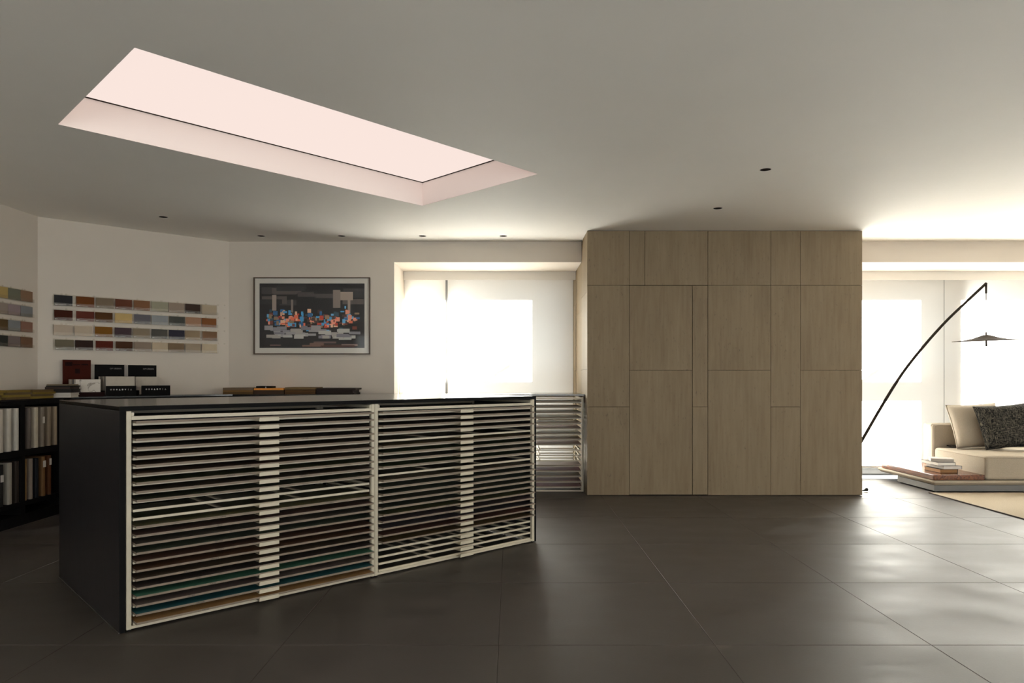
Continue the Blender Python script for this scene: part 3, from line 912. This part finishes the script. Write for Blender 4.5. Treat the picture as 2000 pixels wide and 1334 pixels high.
def corner_swatches():
    for r in range(4):
        s0, zt = on_corner(105.7, ROWY[r][0], SW_N)
        _, zb = on_corner(105.7, ROWY[r][1], SW_N)
        h = zt - zb
        sa, _ = on_corner(104.5, 600, SW_N); sb, _ = on_corner(426, 600, SW_N)
        acrylic_rail('clear acrylic swatch rail on the angled wall, %s of four from the top' % ORD[r], cw(sa, 0.0, zb), ANG, sb - sa, h,
                     [0.06, 0.10, 0.33, 0.72, 0.95, 1.11, 1.40, 1.53, 1.60][r % 2::1])
        for c in range(9):
            a, _ = on_corner(COLS[r][c][0], 600, SW_N); b, _ = on_corner(COLS[r][c][1], 600, SW_N)
            o = MB().box(0, b - a, -0.0055, 0.0, 0, h).obj('colour_swatch', M['swatch'], None, cw(a, SW_N - 0.006, zb + 0.0002), (0, 0, ANG), bevel=0.0008)
            o.color = (*alb(RGB[r][c], WREF), 1)
            tag(o, '%s swatch on the angled wall, %s row, %s from the left' % (HUES[r][c], ORD[r], ORD[c]), 'swatch', 'colour swatches on the angled wall')
            if c < 8 and sum(RGB[r][c]) < 260:
                link('code_print', CODE, o)
corner_swatches()

LCOLS = [(-9, 15.8), (16.6, 40.2), (41.2, 64)]
LROW = [(570.3, 590.6), (600, 619.8), (630, 649.6), (659.5, 679.4)]
LRGB = [[(92,76,42),(56,54,42),(70,52,36)], [(78,68,58),(78,66,62),(68,66,62)], [(46,34,18),(68,66,62),(72,50,38)], [(22,22,18),(64,54,48),(60,42,28)]]
LHUE = [['mustard','moss green','clay brown'], ['warm grey','mauve grey','blue grey'], ['dark umber','steel grey','terracotta brown'], ['black','ash grey','dark brown']]
def left_swatches():
    xs = LEFT_X + SW_N
    def yof(px): return -xs * F / (CX - px)
    for r in range(4):
        Y = yof(64)
        zt = CAMH + (CY - LROW[r][0]) * Y / F; zb = CAMH + (CY - LROW[r][1]) * Y / F
        y0, y1 = yof(-12), yof(65.5)
        acrylic_rail('clear acrylic swatch rail on the left wall, %s of four from the top' % ORD[r], (LEFT_X, y0, zb), math.pi / 2, y1 - y0, zt - zb, [0.13, 0.23, 0.38, 0.41])
        for c in range(3):
            a, b = yof(LCOLS[c][0]), yof(LCOLS[c][1])
            o = MB().box(0, b - a, -0.0055, 0.0, 0, zt - zb).obj('colour_swatch', M['swatch'], None, (xs - 0.006, a, zb + 0.0002), (0, 0, math.pi / 2), bevel=0.0008)
            o.color = (*alb(LRGB[r][c], LREF), 1)
            tag(o, '%s swatch on the left wall, %s row from the top' % (LHUE[r][c], ORD[r]), 'swatch', 'colour swatches on the left wall')
left_swatches()

# ------------------------------------------------------------------ framed picture (an abstract block print as a stand-in)
def build_picture():
    a, b = at(495.2, 541.5, WALL_Y - 0.03), at(722.3, 692.2, WALL_Y - 0.03)
    W, H = b.x - a.x, a.z - b.z
    t = thing('framed_picture', 'brown framed abstract block print with white mount on the back wall', 'picture', (a.x, WALL_Y - 0.002, b.z))
    f = 0.011
    MB().box(0, W, -0.032, 0, 0, f).box(0, W, -0.032, 0, H - f, H).box(0, f, -0.032, 0, f, H - f).box(W - f, W, -0.032, 0, f, H - f).obj('frame', M['picframe'], t)
    MB().box(f, W - f, -0.014, -0.001, f, H - f).obj('mount', M['passepartout'], t)
    m = 0.055
    x0, x1, z0, z1 = f + m - 0.005, W - f - m + 0.005, f + m + 0.005, H - f - m
    w, h = x1 - x0, z1 - z0
    rects = [(0, 0, 1, 1, (16, 13, 14))]
    rnd = random.Random(21)
    def add(u0, v0, du, dv, c):
        rects.append((u0, v0, min(du, 1 - u0), min(dv, 1 - v0), c))
    greys = [(48, 44, 42), (60, 54, 50), (38, 36, 36), (72, 64, 58), (30, 28, 28)]
    beiges = [(150, 136, 118), (132, 116, 102), (110, 98, 88)]
    for k in range(16):
        add(rnd.uniform(0, 0.8), rnd.uniform(0.66, 0.9), rnd.uniform(0.08, 0.3), rnd.uniform(0.03, 0.12), rnd.choice(greys))
    for u, v, du, dv in ((0.70, 0.62, 0.07, 0.28), (0.77, 0.74, 0.12, 0.13), (0.12, 0.58, 0.04, 0.24), (0.84, 0.50, 0.025, 0.26), (0.3, 0.55, 0.02, 0.2)):
        add(u, v, du, dv, rnd.choice(beiges))
    brights = [(190, 92, 62), (160, 52, 34), (214, 150, 118), (58, 124, 160), (34, 78, 116), (96, 42, 30), (120, 96, 70), (40, 62, 70), (205, 120, 96), (84, 140, 168), (60, 40, 34)]
    for k in range(190):
        u = rnd.uniform(0.06, 0.92)
        v = 0.42 + rnd.gauss(0, 0.065) + 0.03 * math.sin(u * 9)
        add(u, v, rnd.uniform(0.012, 0.045), rnd.uniform(0.02, 0.07), rnd.choice(brights))
    pales = [(128, 122, 118), (112, 108, 108), (148, 144, 134), (100, 96, 98), (136, 128, 118)]
    for k in range(46):
        add(rnd.uniform(0.04, 0.86), rnd.uniform(0.12, 0.28), rnd.uniform(0.05, 0.14), rnd.uniform(0.03, 0.07), rnd.choice(pales))
    for k in range(7):
        add(rnd.uniform(0.0, 0.8), rnd.uniform(0.0, 0.08), rnd.uniform(0.08, 0.25), rnd.uniform(0.02, 0.06), rnd.choice([(96, 70, 58), (84, 62, 56), (110, 88, 80), (58, 30, 22)]))
    verts, faces, cols = [], [], []
    for i, (u, v, du, dv, c) in enumerate(rects):
        y = -0.0142 - i * 0.000012
        n = len(verts)
        verts += [(x0 + u * w, y, z0 + v * h), (x0 + (u + du) * w, y, z0 + v * h), (x0 + (u + du) * w, y, z0 + (v + dv) * h), (x0 + u * w, y, z0 + (v + dv) * h)]
        faces.append((n, n + 1, n + 2, n + 3)); cols.append(alb(c, (165, 155, 140)))
    me = bpy.data.meshes.new('print'); me.from_pydata(verts, [], faces)
    ca = me.color_attributes.new('ink_colour', 'FLOAT_COLOR', 'CORNER')
    for p, c in zip(me.polygons, cols):
        for li in p.loop_indices: ca.data[li].color = (*c, 1)
    m_, nt, bs = new_mat('printed_ink')
    at_ = nt.nodes.new('ShaderNodeVertexColor'); at_.layer_name = 'ink_colour'
    nt.links.new(at_.outputs[0], bs.inputs['Base Color']); bs.inputs['Roughness'].default_value = 0.6
    me.materials.append(m_)
    link('print', me, t)
    MB().box(f, W - f, -0.024, -0.0225, f, H - f).obj('picture_glass', M['picglass'], t)
build_picture()

# ------------------------------------------------------------------ things lying on the wall counter
def stack(px0, px1, Y, layers, name, cat, labels, group, depth=0.30):
    """boards on top of each other on the back counter; layers = (thickness, colour, dx0, dx1) from the bottom"""
    a, b = (px0 - CX) * Y / F, (px1 - CX) * Y / F
    z = CT + 0.0003
    for k, (th, col, d0, d1) in enumerate(layers):
        th *= 1.62
        o = MB().box(0, b - a + d1 - d0, 0, depth, 0, th - 0.0006).obj(name, M['covers'], None, (a + d0, Y, z), bevel=0.0012)
        o.color = (*col, 1)
        tag(o, labels[k], cat, group)
        z += th
BREF = (150, 139, 126)
def bc(*rgb): return alb(rgb, BREF)
YB = 7.52
stack(435, 494, YB, [(0.015, bc(72, 52, 30), 0, 0), (0.011, bc(92, 66, 36), 0, 0), (0.016, bc(84, 68, 52), 0, 0)], 'wood_sample', 'wood sample',
      ['bottom brown wood sample in the leftmost stack under the picture', 'middle tan wood sample in the leftmost stack under the picture', 'top taupe wood sample in the leftmost stack under the picture'], 'wood samples under the picture')
stack(495, 554, YB, [(0.027, bc(52, 38, 28), 0, 0), (0.012, bc(178, 112, 48), 0.004, -0.003)], 'wood_sample', 'wood sample',
      ['thick dark wood sample beneath the orange-edged one', 'bright orange-edged wood sample second stack from left under the picture'], 'wood samples under the picture')
o = MB().box(0, 0.165, 0, 0.14, 0, 0.021).obj('sample_box', M['blackmatt'], None, ((500 - CX) * 7.6 / F, 7.6, CT + 0.0639), bevel=0.0015)
tag(o, 'small flat black box lying on the orange-edged wood sample', 'box')
o = MB().lathe([(0.0, 0.0), (0.010, 0.0), (0.008, 0.004), (0.004, 0.010), (0.006, 0.016), (0.0, 0.018)], 16).obj('chrome_knob', M['steel'], None, ((519 - CX) * 7.53 / F, 7.531, CT + 0.0639), smooth=True)
tag(o, 'tiny chrome knob standing on the orange-edged wood sample', 'knob')
stack(556, 616, YB, [(0.014, bc(62, 42, 24), 0, 0), (0.012, bc(74, 50, 28), 0, 0), (0.005, bc(58, 40, 24), 0.002, -0.002), (0.014, bc(88, 70, 44), 0.003, 0.0)], 'wood_sample', 'wood sample',
      ['bottom brown wood sample, third stack from left under the picture', 'second lowest brown wood sample, third stack under the picture', 'thin dark wood sample, third stack under the picture', 'top olive-tan wood sample, third stack from left under the picture'], 'wood samples under the picture')
stack(617.5, 692, YB - 0.012, [(0.010, bc(30, 22, 18), 0, 0), (0.018, bc(30, 22, 20), 0, -0.012), (0.012, bc(34, 26, 22), 0.004, 0.015)], 'wood_sample', 'wood sample',
      ['bottom black-brown wood sample, rightmost stack under the picture', 'middle black-brown wood sample, rightmost stack under the picture', 'top black-brown wood sample, rightmost stack, overhanging'], 'wood samples under the picture')

# along the left wall: yellowish veneer boards
random.seed(8)
for k, (y0, y1, x0, n, where) in enumerate([(5.20, 5.62, -4.16, 3, 'at the picture edge'), (5.64, 5.93, -4.14, 4, 'in the middle'), (5.945, 6.20, -4.12, 4, 'beside the book pile')]):
    z = CT + 0.0003
    for i in range(n):
        th = 0.0185
        c = [bc(86, 68, 26), bc(70, 54, 30), bc(96, 78, 32), bc(64, 52, 34)][(i + k) % 4]
        o = MB().box(0, 0.20, 0, y1 - y0 - 0.01 * (i % 2), 0, th - 0.001).obj('veneer_board', M['covers'], None, (x0 - 0.20 + 0.15 + 0.006 * (i % 3), y0 + 0.004 * i, z), bevel=0.001)
        o.color = (*[v * 0.95 for v in c], 1)
        tag(o, 'yellow-brown veneer board on the left worktop, stack %s, %s from the bottom' % (where, ORD[i]), 'veneer board', 'veneer boards on the left worktop')
        z += th
# book pile by the corner
z = CT + 0.0003
c0 = at(85, 760, 6.22)
for i, (th, w, d, dx, dy, col, lab) in enumerate([
    (0.022, 0.215, 0.20, 0.0, 0.0, (0.50, 0.46, 0.40), 'thick pale book at the bottom of the corner pile'),
    (0.022, 0.210, 0.20, 0.003, 0.004, (0.48, 0.44, 0.38), 'second pale book in the corner pile'),
    (0.030, 0.220, 0.20, 0.004, 0.0, (0.016, 0.014, 0.013), 'black book in the middle of the corner pile'),
    (0.020, 0.205, 0.19, 0.008, 0.005, (0.045, 0.030, 0.024), 'dark brown book in the corner pile'),
    (0.012, 0.200, 0.19, 0.013, 0.01, (0.02, 0.018, 0.016), 'thin black book in the corner pile'),
    (0.012, 0.180, 0.18, 0.020, 0.01, (0.20, 0.155, 0.10), 'thin tan book on top of the corner pile')]):
    t = thing('book', lab + ' on the worktop', 'book', (c0.x + dx, 6.22 + dy, z), math.radians(14 - 2 * i), 'books in the corner pile')
    a = MB().box(0, w, 0, d, 0, 0.002).box(0, w, 0, d, th - 0.0027, th - 0.0007).box(0, 0.002, 0, d, 0.002, th - 0.0027).obj('cover', M['covers'], t)
    a.color = (*col, 1)
    b_ = MB().box(0.003, w - 0.004, 0.004, d - 0.004, 0.0022, th - 0.0029).obj('pages', M['paper'] if i < 2 else M['covers'], t)
    b_.color = (*[min(0.6, c * 1.25) for c in col], 1)
    z += th

# three sample boxes standing in front of the angled wall
def sample_box(label, back_px, back_top, front_px, front_top, mats, nboards, board_px, board_top, board_label, icons=False, lettering=None, facecol=None, nfront=None, marks=False):
    nb, nf = 0.035, 0.385
    n1 = nfront or nf - 0.016
    sb0, zbk = on_corner(back_px[0], back_top, nb); sb1, _ = on_corner(back_px[1], back_top, nb)
    sf0, zfr = on_corner(front_px[0], front_top, nf); sf1, _ = on_corner(front_px[1], front_top, nf)
    s0 = min(sb0, sf0) ; s1 = max(sb1, sf1)
    t = thing('sample_box', label, 'sample box', cw(sb0, 0.0, CT + 0.0003), ANG, 'sample boxes by the angled wall')
    W = sb1 - sb0
    # own axes: x along the wall, -y into the room
    MB().box(0, W, -nb - 0.012, -nb, 0.0, zbk - CT).obj('back_panel', mats[0], t, bevel=0.002)
    MB().box(0, W, -nf, -nb - 0.0125, 0.0, 0.008).obj('base', mats[1], t)
    hf = zfr - CT
    f0, f1 = sf0 - sb0, sf1 - sb0
    MB().box(f0, f1, -nf - 0.010, -nf - 0.0005, 0.0, hf).obj('front_panel', mats[1], t, bevel=0.001)
    for x in (min(0.0, f0), max(W, f1) - 0.004):
        MB().box(x, x + 0.004, -nf, -nb - 0.0125, 0.0085, hf * 0.55).obj('side_panel', mats[1], t)
    if lettering:
        s, size, u, dz, m = lettering
        tm = text_mesh(s, size, m)
        link('lettering', tm, t, (W * u, -nb - 0.0126, zbk - CT - dz), (math.pi / 2, 0, 0))
    if marks:   # dark printed label, a line of small print and a square emblem on the back board
        zt_ = zbk - CT
        for u0, u1, d0, d1 in ((0.08, 0.34, 0.022, 0.058), (0.36, 0.62, 0.043, 0.051), (0.66, 0.90, 0.037, 0.051), (0.43, 0.60, 0.085, 0.130)):
            MB().box(W * u0, W * u1, -nb - 0.0126, -nb - 0.0122, zt_ - d1, zt_ - d0).obj('printed_mark', M['maroondark'], t)
    if icons:
        for k in range(8):
            x = f0 + (f1 - f0) * (0.16 + 0.095 * k)
            zc = hf * 0.64
            r = 0.0075
            mb = MB()
            if k in (3, 7): pts = [(x - r, zc - r), (x + r, zc - r), (x, zc + r)]
            elif k in (2,): pts = [(x - r, zc), (x, zc - r), (x + r, zc), (x, zc + r)]
            elif k == 6: pts = [(x - 0.002, zc - r), (x + 0.002, zc - r), (x + 0.002, zc + r), (x - 0.002, zc + r)]
            elif k == 5: pts = [(x - r, zc + r * 0.7), (x, zc - r), (x + r, zc + r * 0.7)]
            else: pts = [(x + r * math.cos(q * math.pi / 4), zc + r * math.sin(q * math.pi / 4)) for q in range(8)]
            mb.xzprism(pts, -nf - 0.0104, -nf - 0.0101)
            mb.obj('printed_icon', M['printw'] if k in (2, 3, 4, 5) else M['print'], t)
    # boards standing one behind another in the box
    sB0, zB = on_corner(board_px[0], board_top, n1); sB1, _ = on_corner(board_px[1], board_top, n1)
    hb = zB - CT - 0.0095
    sB0 = max(sB0, min(sb0, sf0) + 0.0055); sB1 = min(sB1, max(sb1, sf1) - 0.0055)
    bw = sB1 - sB0
    random.seed(len(label))
    for k in range(nboards):
        n = n1 - k * (n1 - nb - 0.04) / nboards
        sh = 0.0
        m = M['marble'] if (facecol == 'marble' and k == 0) else M['covers']
        o = MB().box(0, bw, 0, 0.010, 0, hb).obj('tile_sample', m, None, cw(sB0 + sh, n, CT + 0.009), (0, 0, ANG), bevel=0.001)
        c = [(0.50, 0.45, 0.38), (0.42, 0.38, 0.33), (0.12, 0.11, 0.11), (0.36, 0.31, 0.25), (0.48, 0.44, 0.38), (0.22, 0.19, 0.16)][(0 if k == 0 else random.randrange(6))]
        o.color = (*c, 1)
        tag(o, board_label + (', front one' if k == 0 else ', %s from the front' % ORD[k]), 'tile sample', 'sample panels in the boxes')
    if facecol == 'stain':
        pass
sample_box('dark red sample box with tall maroon back board by the angled wall', (122, 177), 702.5, (131, 203.5), 766.5, (M['maroon'], M['maroondark']), 6, (147, 196.5), 741,
           'sample panel in the dark red box', marks=True, facecol='marble')
sample_box('black sample box with rounded back board, left of the two black ones', (184.5, 242.3), 712, (206.5, 265.5), 753.8, (M['blackmatt'], M['blackmatt']), 6, (206.8, 264.5), 735.2,
           'sample panel in the left black box', icons=True, lettering=('OP URBAN', 0.021, 0.50, 0.045, M['print']))
sample_box('black sample box with rounded back board, right of the two black ones', (250, 305), 713, (276, 332), 753.2, (M['blackmatt'], M['blackmatt']), 3, (264.9, 309.5), 735.6,
           'sample panel in the right black box', icons=True, nfront=0.17, lettering=('OP URBAN', 0.021, 0.51, 0.045, M['print']))

# ------------------------------------------------------------------ sofa, cushions, books, rug
SY0 = 7.42
def build_sofa():
    t = thing('sofa', 'low cream boucle sofa with wooden side tray, in front of the window', 'sofa', (4.38, 7.40, 0))
    W = 4.2
    # plinth
    MB().box(0.035, W - 0.05, 0.045, 0.76, 0.012, 0.076).obj('plinth', M['plinth'], t, bevel=0.002)
    for x in (0.05, W - 0.09):
        for y in (0.06, 0.70):
            MB().box(x, x + 0.03, y, y + 0.03, 0.0, 0.0118).obj('foot', M['dark'], t)
    # upholstered platform, its underside drawn in
    mb = MB()
    D = 1.14
    top, mid, bot = 0.128, 0.108, 0.078
    def ring(i, z): return [(i, i, z), (W - i, i, z), (W - i, D - i, z), (i, D - i, z)]
    vs = ring(0.03, bot) + ring(0.0, mid) + ring(0.006, top)
    fs = [(3, 2, 1, 0), (8, 9, 10, 11)]
    for k in (0, 4):
        fs += [(k + j, k + (j + 1) % 4, k + 4 + (j + 1) % 4, k + 4 + j) for j in range(4)]
    mb._add(vs, fs)
    mb.obj('platform', M['cream'], t, bevel=0.006, seg=2)
    # wooden tray
    MB().box(0.008, 0.545, 0.022, 1.06, 0.132, 0.186).obj('wooden_tray', M['rosewood'], t, bevel=0.004, seg=2)
    MB().box(0.03, 0.53, 0.045, 1.03, 0.1285, 0.1318).obj('tray_rail', M['blackmatt'], t)
    # seat cushion with a soft top
    sx0, sx1 = 0.552, W - 0.3
    sd0, sd1 = 0.02, 0.93
    seat = soft_box(sx0, sx1, sd0, sd1, 0.130, 0.382, 0.035, crown=0.018)
    so = link('seat_cushion', seat, t)
    pip = 0.3615
    MB().tube([(sx0 - 0.001, sd1 - 0.03, pip), (sx0 - 0.001, sd0 + 0.02, pip), (sx0 + 0.02, sd0 - 0.001, pip), (sx1, sd0 - 0.001, pip)], 0.0035, 6).obj('piping', M['creamdark'], so)
    # backrest
    bx0 = 0.54
    link('backrest', soft_box(bx0, sx1, 0.935, 1.135, 0.130, 0.655, 0.045, crown=0.012), t)
    bo = bpy.data.objects['backrest']
    path = [(bx0 + 0.018, 0.934, 0.14), (bx0 + 0.018, 0.934, 0.60), (bx0 + 0.028, 0.934, 0.628), (bx0 + 0.055, 0.934, 0.640), (bx0 + 0.5, 0.934, 0.641)]
    MB().tube(path, 0.004, 6).obj('piping', M['creamdark'], bo)
    MB().box(0.70, 0.80, 0.80, 0.93, 0.400, 0.4125).obj('back_support', M['lamp'], t, bevel=0.002)

def soft_box(x0, x1, y0, y1, z0, z1, r, crown=0.0, n=10):
    """upholstered block with rounded edges and a slightly domed top"""
    mb = MB(); mb.box(x0, x1, y0, y1, z0, z1)
    me = mb.mesh('soft_block', M['cream'])
    bm = bmesh.new(); bm.from_mesh(me)
    bmesh.ops.subdivide_edges(bm, edges=bm.edges[:], cuts=7, use_grid_fill=True)
    for v in bm.verts:
        if crown and v.co.z > z1 - 1e-5:
            u = (v.co.x - x0) / (x1 - x0) * 2 - 1; w = (v.co.y - y0) / (y1 - y0) * 2 - 1
            v.co.z += crown * (1 - u ** 8) * (1 - w ** 4)
    es = [e for e in bm.edges if len(e.link_faces) == 2 and e.calc_face_angle(0) > 1.0]
    bmesh.ops.bevel(bm, geom=es, offset=r, segments=4, profile=0.5, affect='EDGES', clamp_overlap=True)
    for f in bm.faces: f.smooth = True
    bm.to_mesh(me); bm.free()
    return me
build_sofa()

def pillow_mesh(w, h, t, mat, n=26, seed=0):
    rnd = random.Random(seed)
    ph = [rnd.uniform(0, 6.28) for _ in range(6)]
    vs, fs = [], []
    for side in (1, -1):
        for j in range(n + 1):
            for i in range(n + 1):
                u, v = i / n * 2 - 1, j / n * 2 - 1
                pin = 1 - 0.06 * (1 - abs(v) ** 2) * abs(u) ** 3 - 0.0
                pin2 = 1 - 0.06 * (1 - abs(u) ** 2) * abs(v) ** 3
                th = ((1 - u ** 4) * (1 - v ** 4)) ** 0.55
                wr = 1 + 0.06 * math.sin(3 * u + ph[0] + 2 * v) + 0.05 * math.sin(5 * v + ph[1]) * (1 - u * u)
                vs.append((u * w / 2 * pin, side * t / 2 * th * wr, v * h / 2 * pin2 + h / 2))
    m = (n + 1) ** 2
    for j in range(n):
        for i in range(n):
            a = j * (n + 1) + i
            fs.append((a, a + 1, a + n + 2, a + n + 1))
            fs.append((m + a, m + a + n + 1, m + a + n + 2, m + a + 1))
    mb = MB(); mb._add(vs, fs)
    me = mb.mesh('pillow', mat)
    bm = bmesh.new(); bm.from_mesh(me)
    bmesh.ops.remove_doubles(bm, verts=bm.verts, dist=0.0005)
    bmesh.ops.recalc_face_normals(bm, faces=bm.faces)
    for f in bm.faces: f.smooth = True
    bm.to_mesh(me); bm.free()
    return me

def pillow(label, mat, w, h, t, loc, rot, seed, seam=False):
    o = link('cushion', pillow_mesh(w, h, t, mat, seed=seed), None, loc, rot)
    tag(o, label, 'cushion', 'cushions on the sofa')
    pts = []
    for k in range(41):   # seam round the edge
        q = k / 40 * 4
        s_, f_ = int(q) % 4, q - int(q)
        u, v = [(-1 + 2 * f_, -1), (1, -1 + 2 * f_), (1 - 2 * f_, 1), (-1, 1 - 2 * f_)][s_]
        pin = 1 - 0.06 * (1 - abs(v) ** 2) * abs(u) ** 3
        pin2 = 1 - 0.06 * (1 - abs(u) ** 2) * abs(v) ** 3
        pts.append((u * w / 2 * pin, 0, v * h / 2 * pin2 + h / 2))
    MB().tube(pts, 0.005, 6, caps=False).obj('seam', mat, o)
    return o
R = math.radians
pillow('cream boucle cushion leaning behind the dark tweed cushion', M['cream'], 0.56, 0.52, 0.20, (5.32, 8.06, 0.408), (R(-21), R(-3), R(-2)), 3)
pillow('charcoal tweed cushion in front of the cream cushion', M['tweed'], 0.56, 0.50, 0.17, (5.49, 7.82, 0.426), (R(-22), R(-4), R(-2)), 5)

# books on the tray
def book(label, loc, rot, w, d, th, cover, pages, spine=None):
    t = thing('book', label, 'book', loc, rot, 'books on the sofa tray')
    c = MB().box(0, w, 0, d, 0, 0.003).box(0, w, 0, d, th - 0.003, th).box(w - 0.003, w, 0, d, 0.003, th - 0.003).obj('cover', M['covers'], t)
    c.color = (*cover, 1)
    p = MB().box(0.003, w - 0.0035, 0.003, d - 0.003, 0.0032, th - 0.0032).obj('pages', M['covers'], t)
    p.color = (*pages, 1)
    return t
TZ = 0.1865
book('brown book with black spine at the bottom of the pile on the wooden tray', (4.545, 7.56, TZ), R(2), 0.190, 0.28, 0.040, (0.018, 0.012, 0.010), (0.30, 0.16, 0.07))
book('wide grey book second from the bottom of the pile on the wooden tray', (4.575, 7.55, TZ + 0.0402), R(3), 0.200, 0.30, 0.036, (0.20, 0.18, 0.17), (0.62, 0.58, 0.54))
book('grey-spined white book third from the bottom of the pile on the wooden tray', (4.525, 7.57, TZ + 0.0764), R(1), 0.190, 0.30, 0.034, (0.16, 0.145, 0.135), (0.70, 0.67, 0.62))
tb = book('pale grey book lying askew on top of the pile on the wooden tray', (4.50, 7.66, TZ + 0.1106), R(-24), 0.215, 0.19, 0.034, (0.42, 0.39, 0.36), (0.45, 0.41, 0.36))

def build_rug():
    t = thing('area_rug', 'flat beige rug with dark binding in front of the sofa', 'rug', (4.32, 4.2, 0.0005))
    MB().box(0.008, 4.2, 0.008, 3.18, 0, 0.009).obj('pile', M['rug'], t)
    MB().box(0, 0.0078, 0, 3.19, 0, 0.010).obj('binding', M['rugedge'], t)
    MB().box(0.008, 4.2, 0, 0.0078, 0, 0.010).obj('binding', M['rugedge'], t)
build_rug()

# ------------------------------------------------------------------ floor lamp and cable
LY = 8.12
def build_lamp():
    base = at(1636, 945, LY)
    t = thing('arc_floor_lamp', 'dark bronze arc floor lamp with a hanging flat conical shade', 'floor lamp', (base.x, LY, 0))
    def q(px, py):
        p = at(px, py, LY); return (p.x - base.x, 0.0, p.z)
    pts2 = [(1636, 945), (1660, 900), (1684.7, 858), (1720, 797), (1759, 734.3), (1800, 681), (1846.6, 628.7), (1886, 591), (1926.5, 553)]
    P = [Vector(q(*p)) for p in pts2]
    P[0].z = 0.02
    # smooth the pole
    path = []
    for i in range(len(P) - 1):
        p0, p1, p2, p3 = P[max(i - 1, 0)], P[i], P[i + 1], P[min(i + 2, len(P) - 1)]
        for k in range(6):
            s = k / 6
            path.append(0.5 * ((2 * p1) + (p2 - p0) * s + (2 * p0 - 5 * p1 + 4 * p2 - p3) * s * s + (3 * p1 - p0 - 3 * p2 + p3) * s ** 3))
    path.append(P[-1])
    rad = [0.0175 - 0.004 * i / len(path) for i in range(len(path))]
    MB().tube(path, rad, 12).obj('pole', M['lamp'], t, smooth=True)
    MB().lathe([(0.0, 0.0), (0.13, 0.0), (0.135, 0.004), (0.135, 0.018), (0.13, 0.022), (0.0, 0.022)], 40).obj('base', M['lamp'], t)
    e = P[-1]
    k1 = Vector(q(1926, 563)); c1 = Vector(q(1926, 652))
    MB().tube([(e.x - 0.004, 0, e.z - 0.002), (k1.x, 0, k1.z), (k1.x, 0, k1.z - 0.055), (k1.x, 0, k1.z - 0.06)], [0.012, 0.0105, 0.010, 0.006], 12).obj('tip_joint', M['lamp'], t)
    MB().tube([(k1.x, 0, k1.z - 0.06), (k1.x, 0, c1.z)], 0.0035, 8).obj('cord', M['lamp'], t)
    # shade, hung a little askew
    r = 0.334
    prof = [(0.0, 0.0), (0.028, -0.002), (0.07, -0.016), (0.13, -0.038), (0.20, -0.052), (0.27, -0.060), (r, -0.064),
            (r, -0.071), (0.27, -0.0715), (0.20, -0.066), (0.13, -0.054), (0.07, -0.034), (0.02, -0.016)]
    s = MB().lathe(prof, 56).obj('shade', M['shade'], t, (c1.x, 0, c1.z - 0.010), (R(1.5), R(-2.2), 0), smooth=True)
    MB().tube([(0, 0, -0.01), (0, 0, 0.03)], [0.011, 0.007], 12).obj('cord_grip', M['lamp'], s)
    MB().tube([(0, 0, -0.012), (0, 0, -0.135)], 0.0095, 14).obj('light_stem', M['lamp'], s)
build_lamp()

def build_plug():
    p = at(1690.5, 960, 7.50)
    t = thing('power_plug', 'small black power plug lying on the floor by the travertine corner', 'plug', (p.x, 7.50, 0), 0)
    MB().tube([(-0.035, 0, 0.009), (-0.015, 0, 0.013), (0.012, 0, 0.022), (0.020, 0, 0.022)], [0.004, 0.007, 0.018, 0.017], 12).obj('body', M['dark'], t)
    for y in (-0.007, 0.007):
        MB().tube([(0.018, y, 0.022), (0.036, y, 0.022)], 0.0022, 8).obj('pin', M['steel'], t)
    pts = [(-0.034, 0.0, 0.008), (-0.07, 0.02, 0.005), (-0.09, 0.12, 0.004), (-0.03, 0.30, 0.004), (0.0, 0.45, 0.004), (-0.06, 0.55, 0.004)]
    MB().tube(pts, 0.0035, 8).obj('cable', M['dark'], t)
build_plug()

# ------------------------------------------------------------------ outside
def building(label, x0, n, height, name='street_building'):
    """panelled front with ribs, glazed bays and louvred bays; seen faintly through the blinds"""
    t = thing(name, label, 'building', (x0, 20, -0.15))
    p = 1.56
    MB().box(0, n * p + 0.14, 0.2, 6, 0, height).obj('wall', M['facade'], t)
    rib = MB().box(0, 0.14, 0.0, 0.2, 0, height).mesh('rib', M['facade2'])
    lou = MB().box(0.14, p, 0.06, 0.2, 0, 0.09).mesh('louvre', M['facade2'])
    win = MB().box(0.14, p, 0.12, 0.2, 0, 2.4).mesh('window', M['glazing'])
    for k in range(n + 1):
        link('rib', rib, t, (k * p, 0, 0))
    for k in range(n):
        if k % 3 == 2:
            for j in range(12):
                link('louvre', lou, t, (k * p, 0, 1.2 + j * 0.16))
        else:
            for f in range(int(height // 3.2)):
                link('window', win, t, (k * p, 0, 0.7 + 3.2 * f))

def build_outside():
    tag(MB().box(-40, 60, OUT_Y + 0.01, 60, -0.35, -0.15).obj('ground_outside', M['ground']), kind='structure')
    building('tall grey panelled building across the street, faint behind the left window blinds', -20.0, 19, 15.0)  # unseen upper storeys added to block sky light from the left window
    building('low grey panelled building across the street, faint behind the right window blinds', 10.6, 12, 6.2)
build_outside()
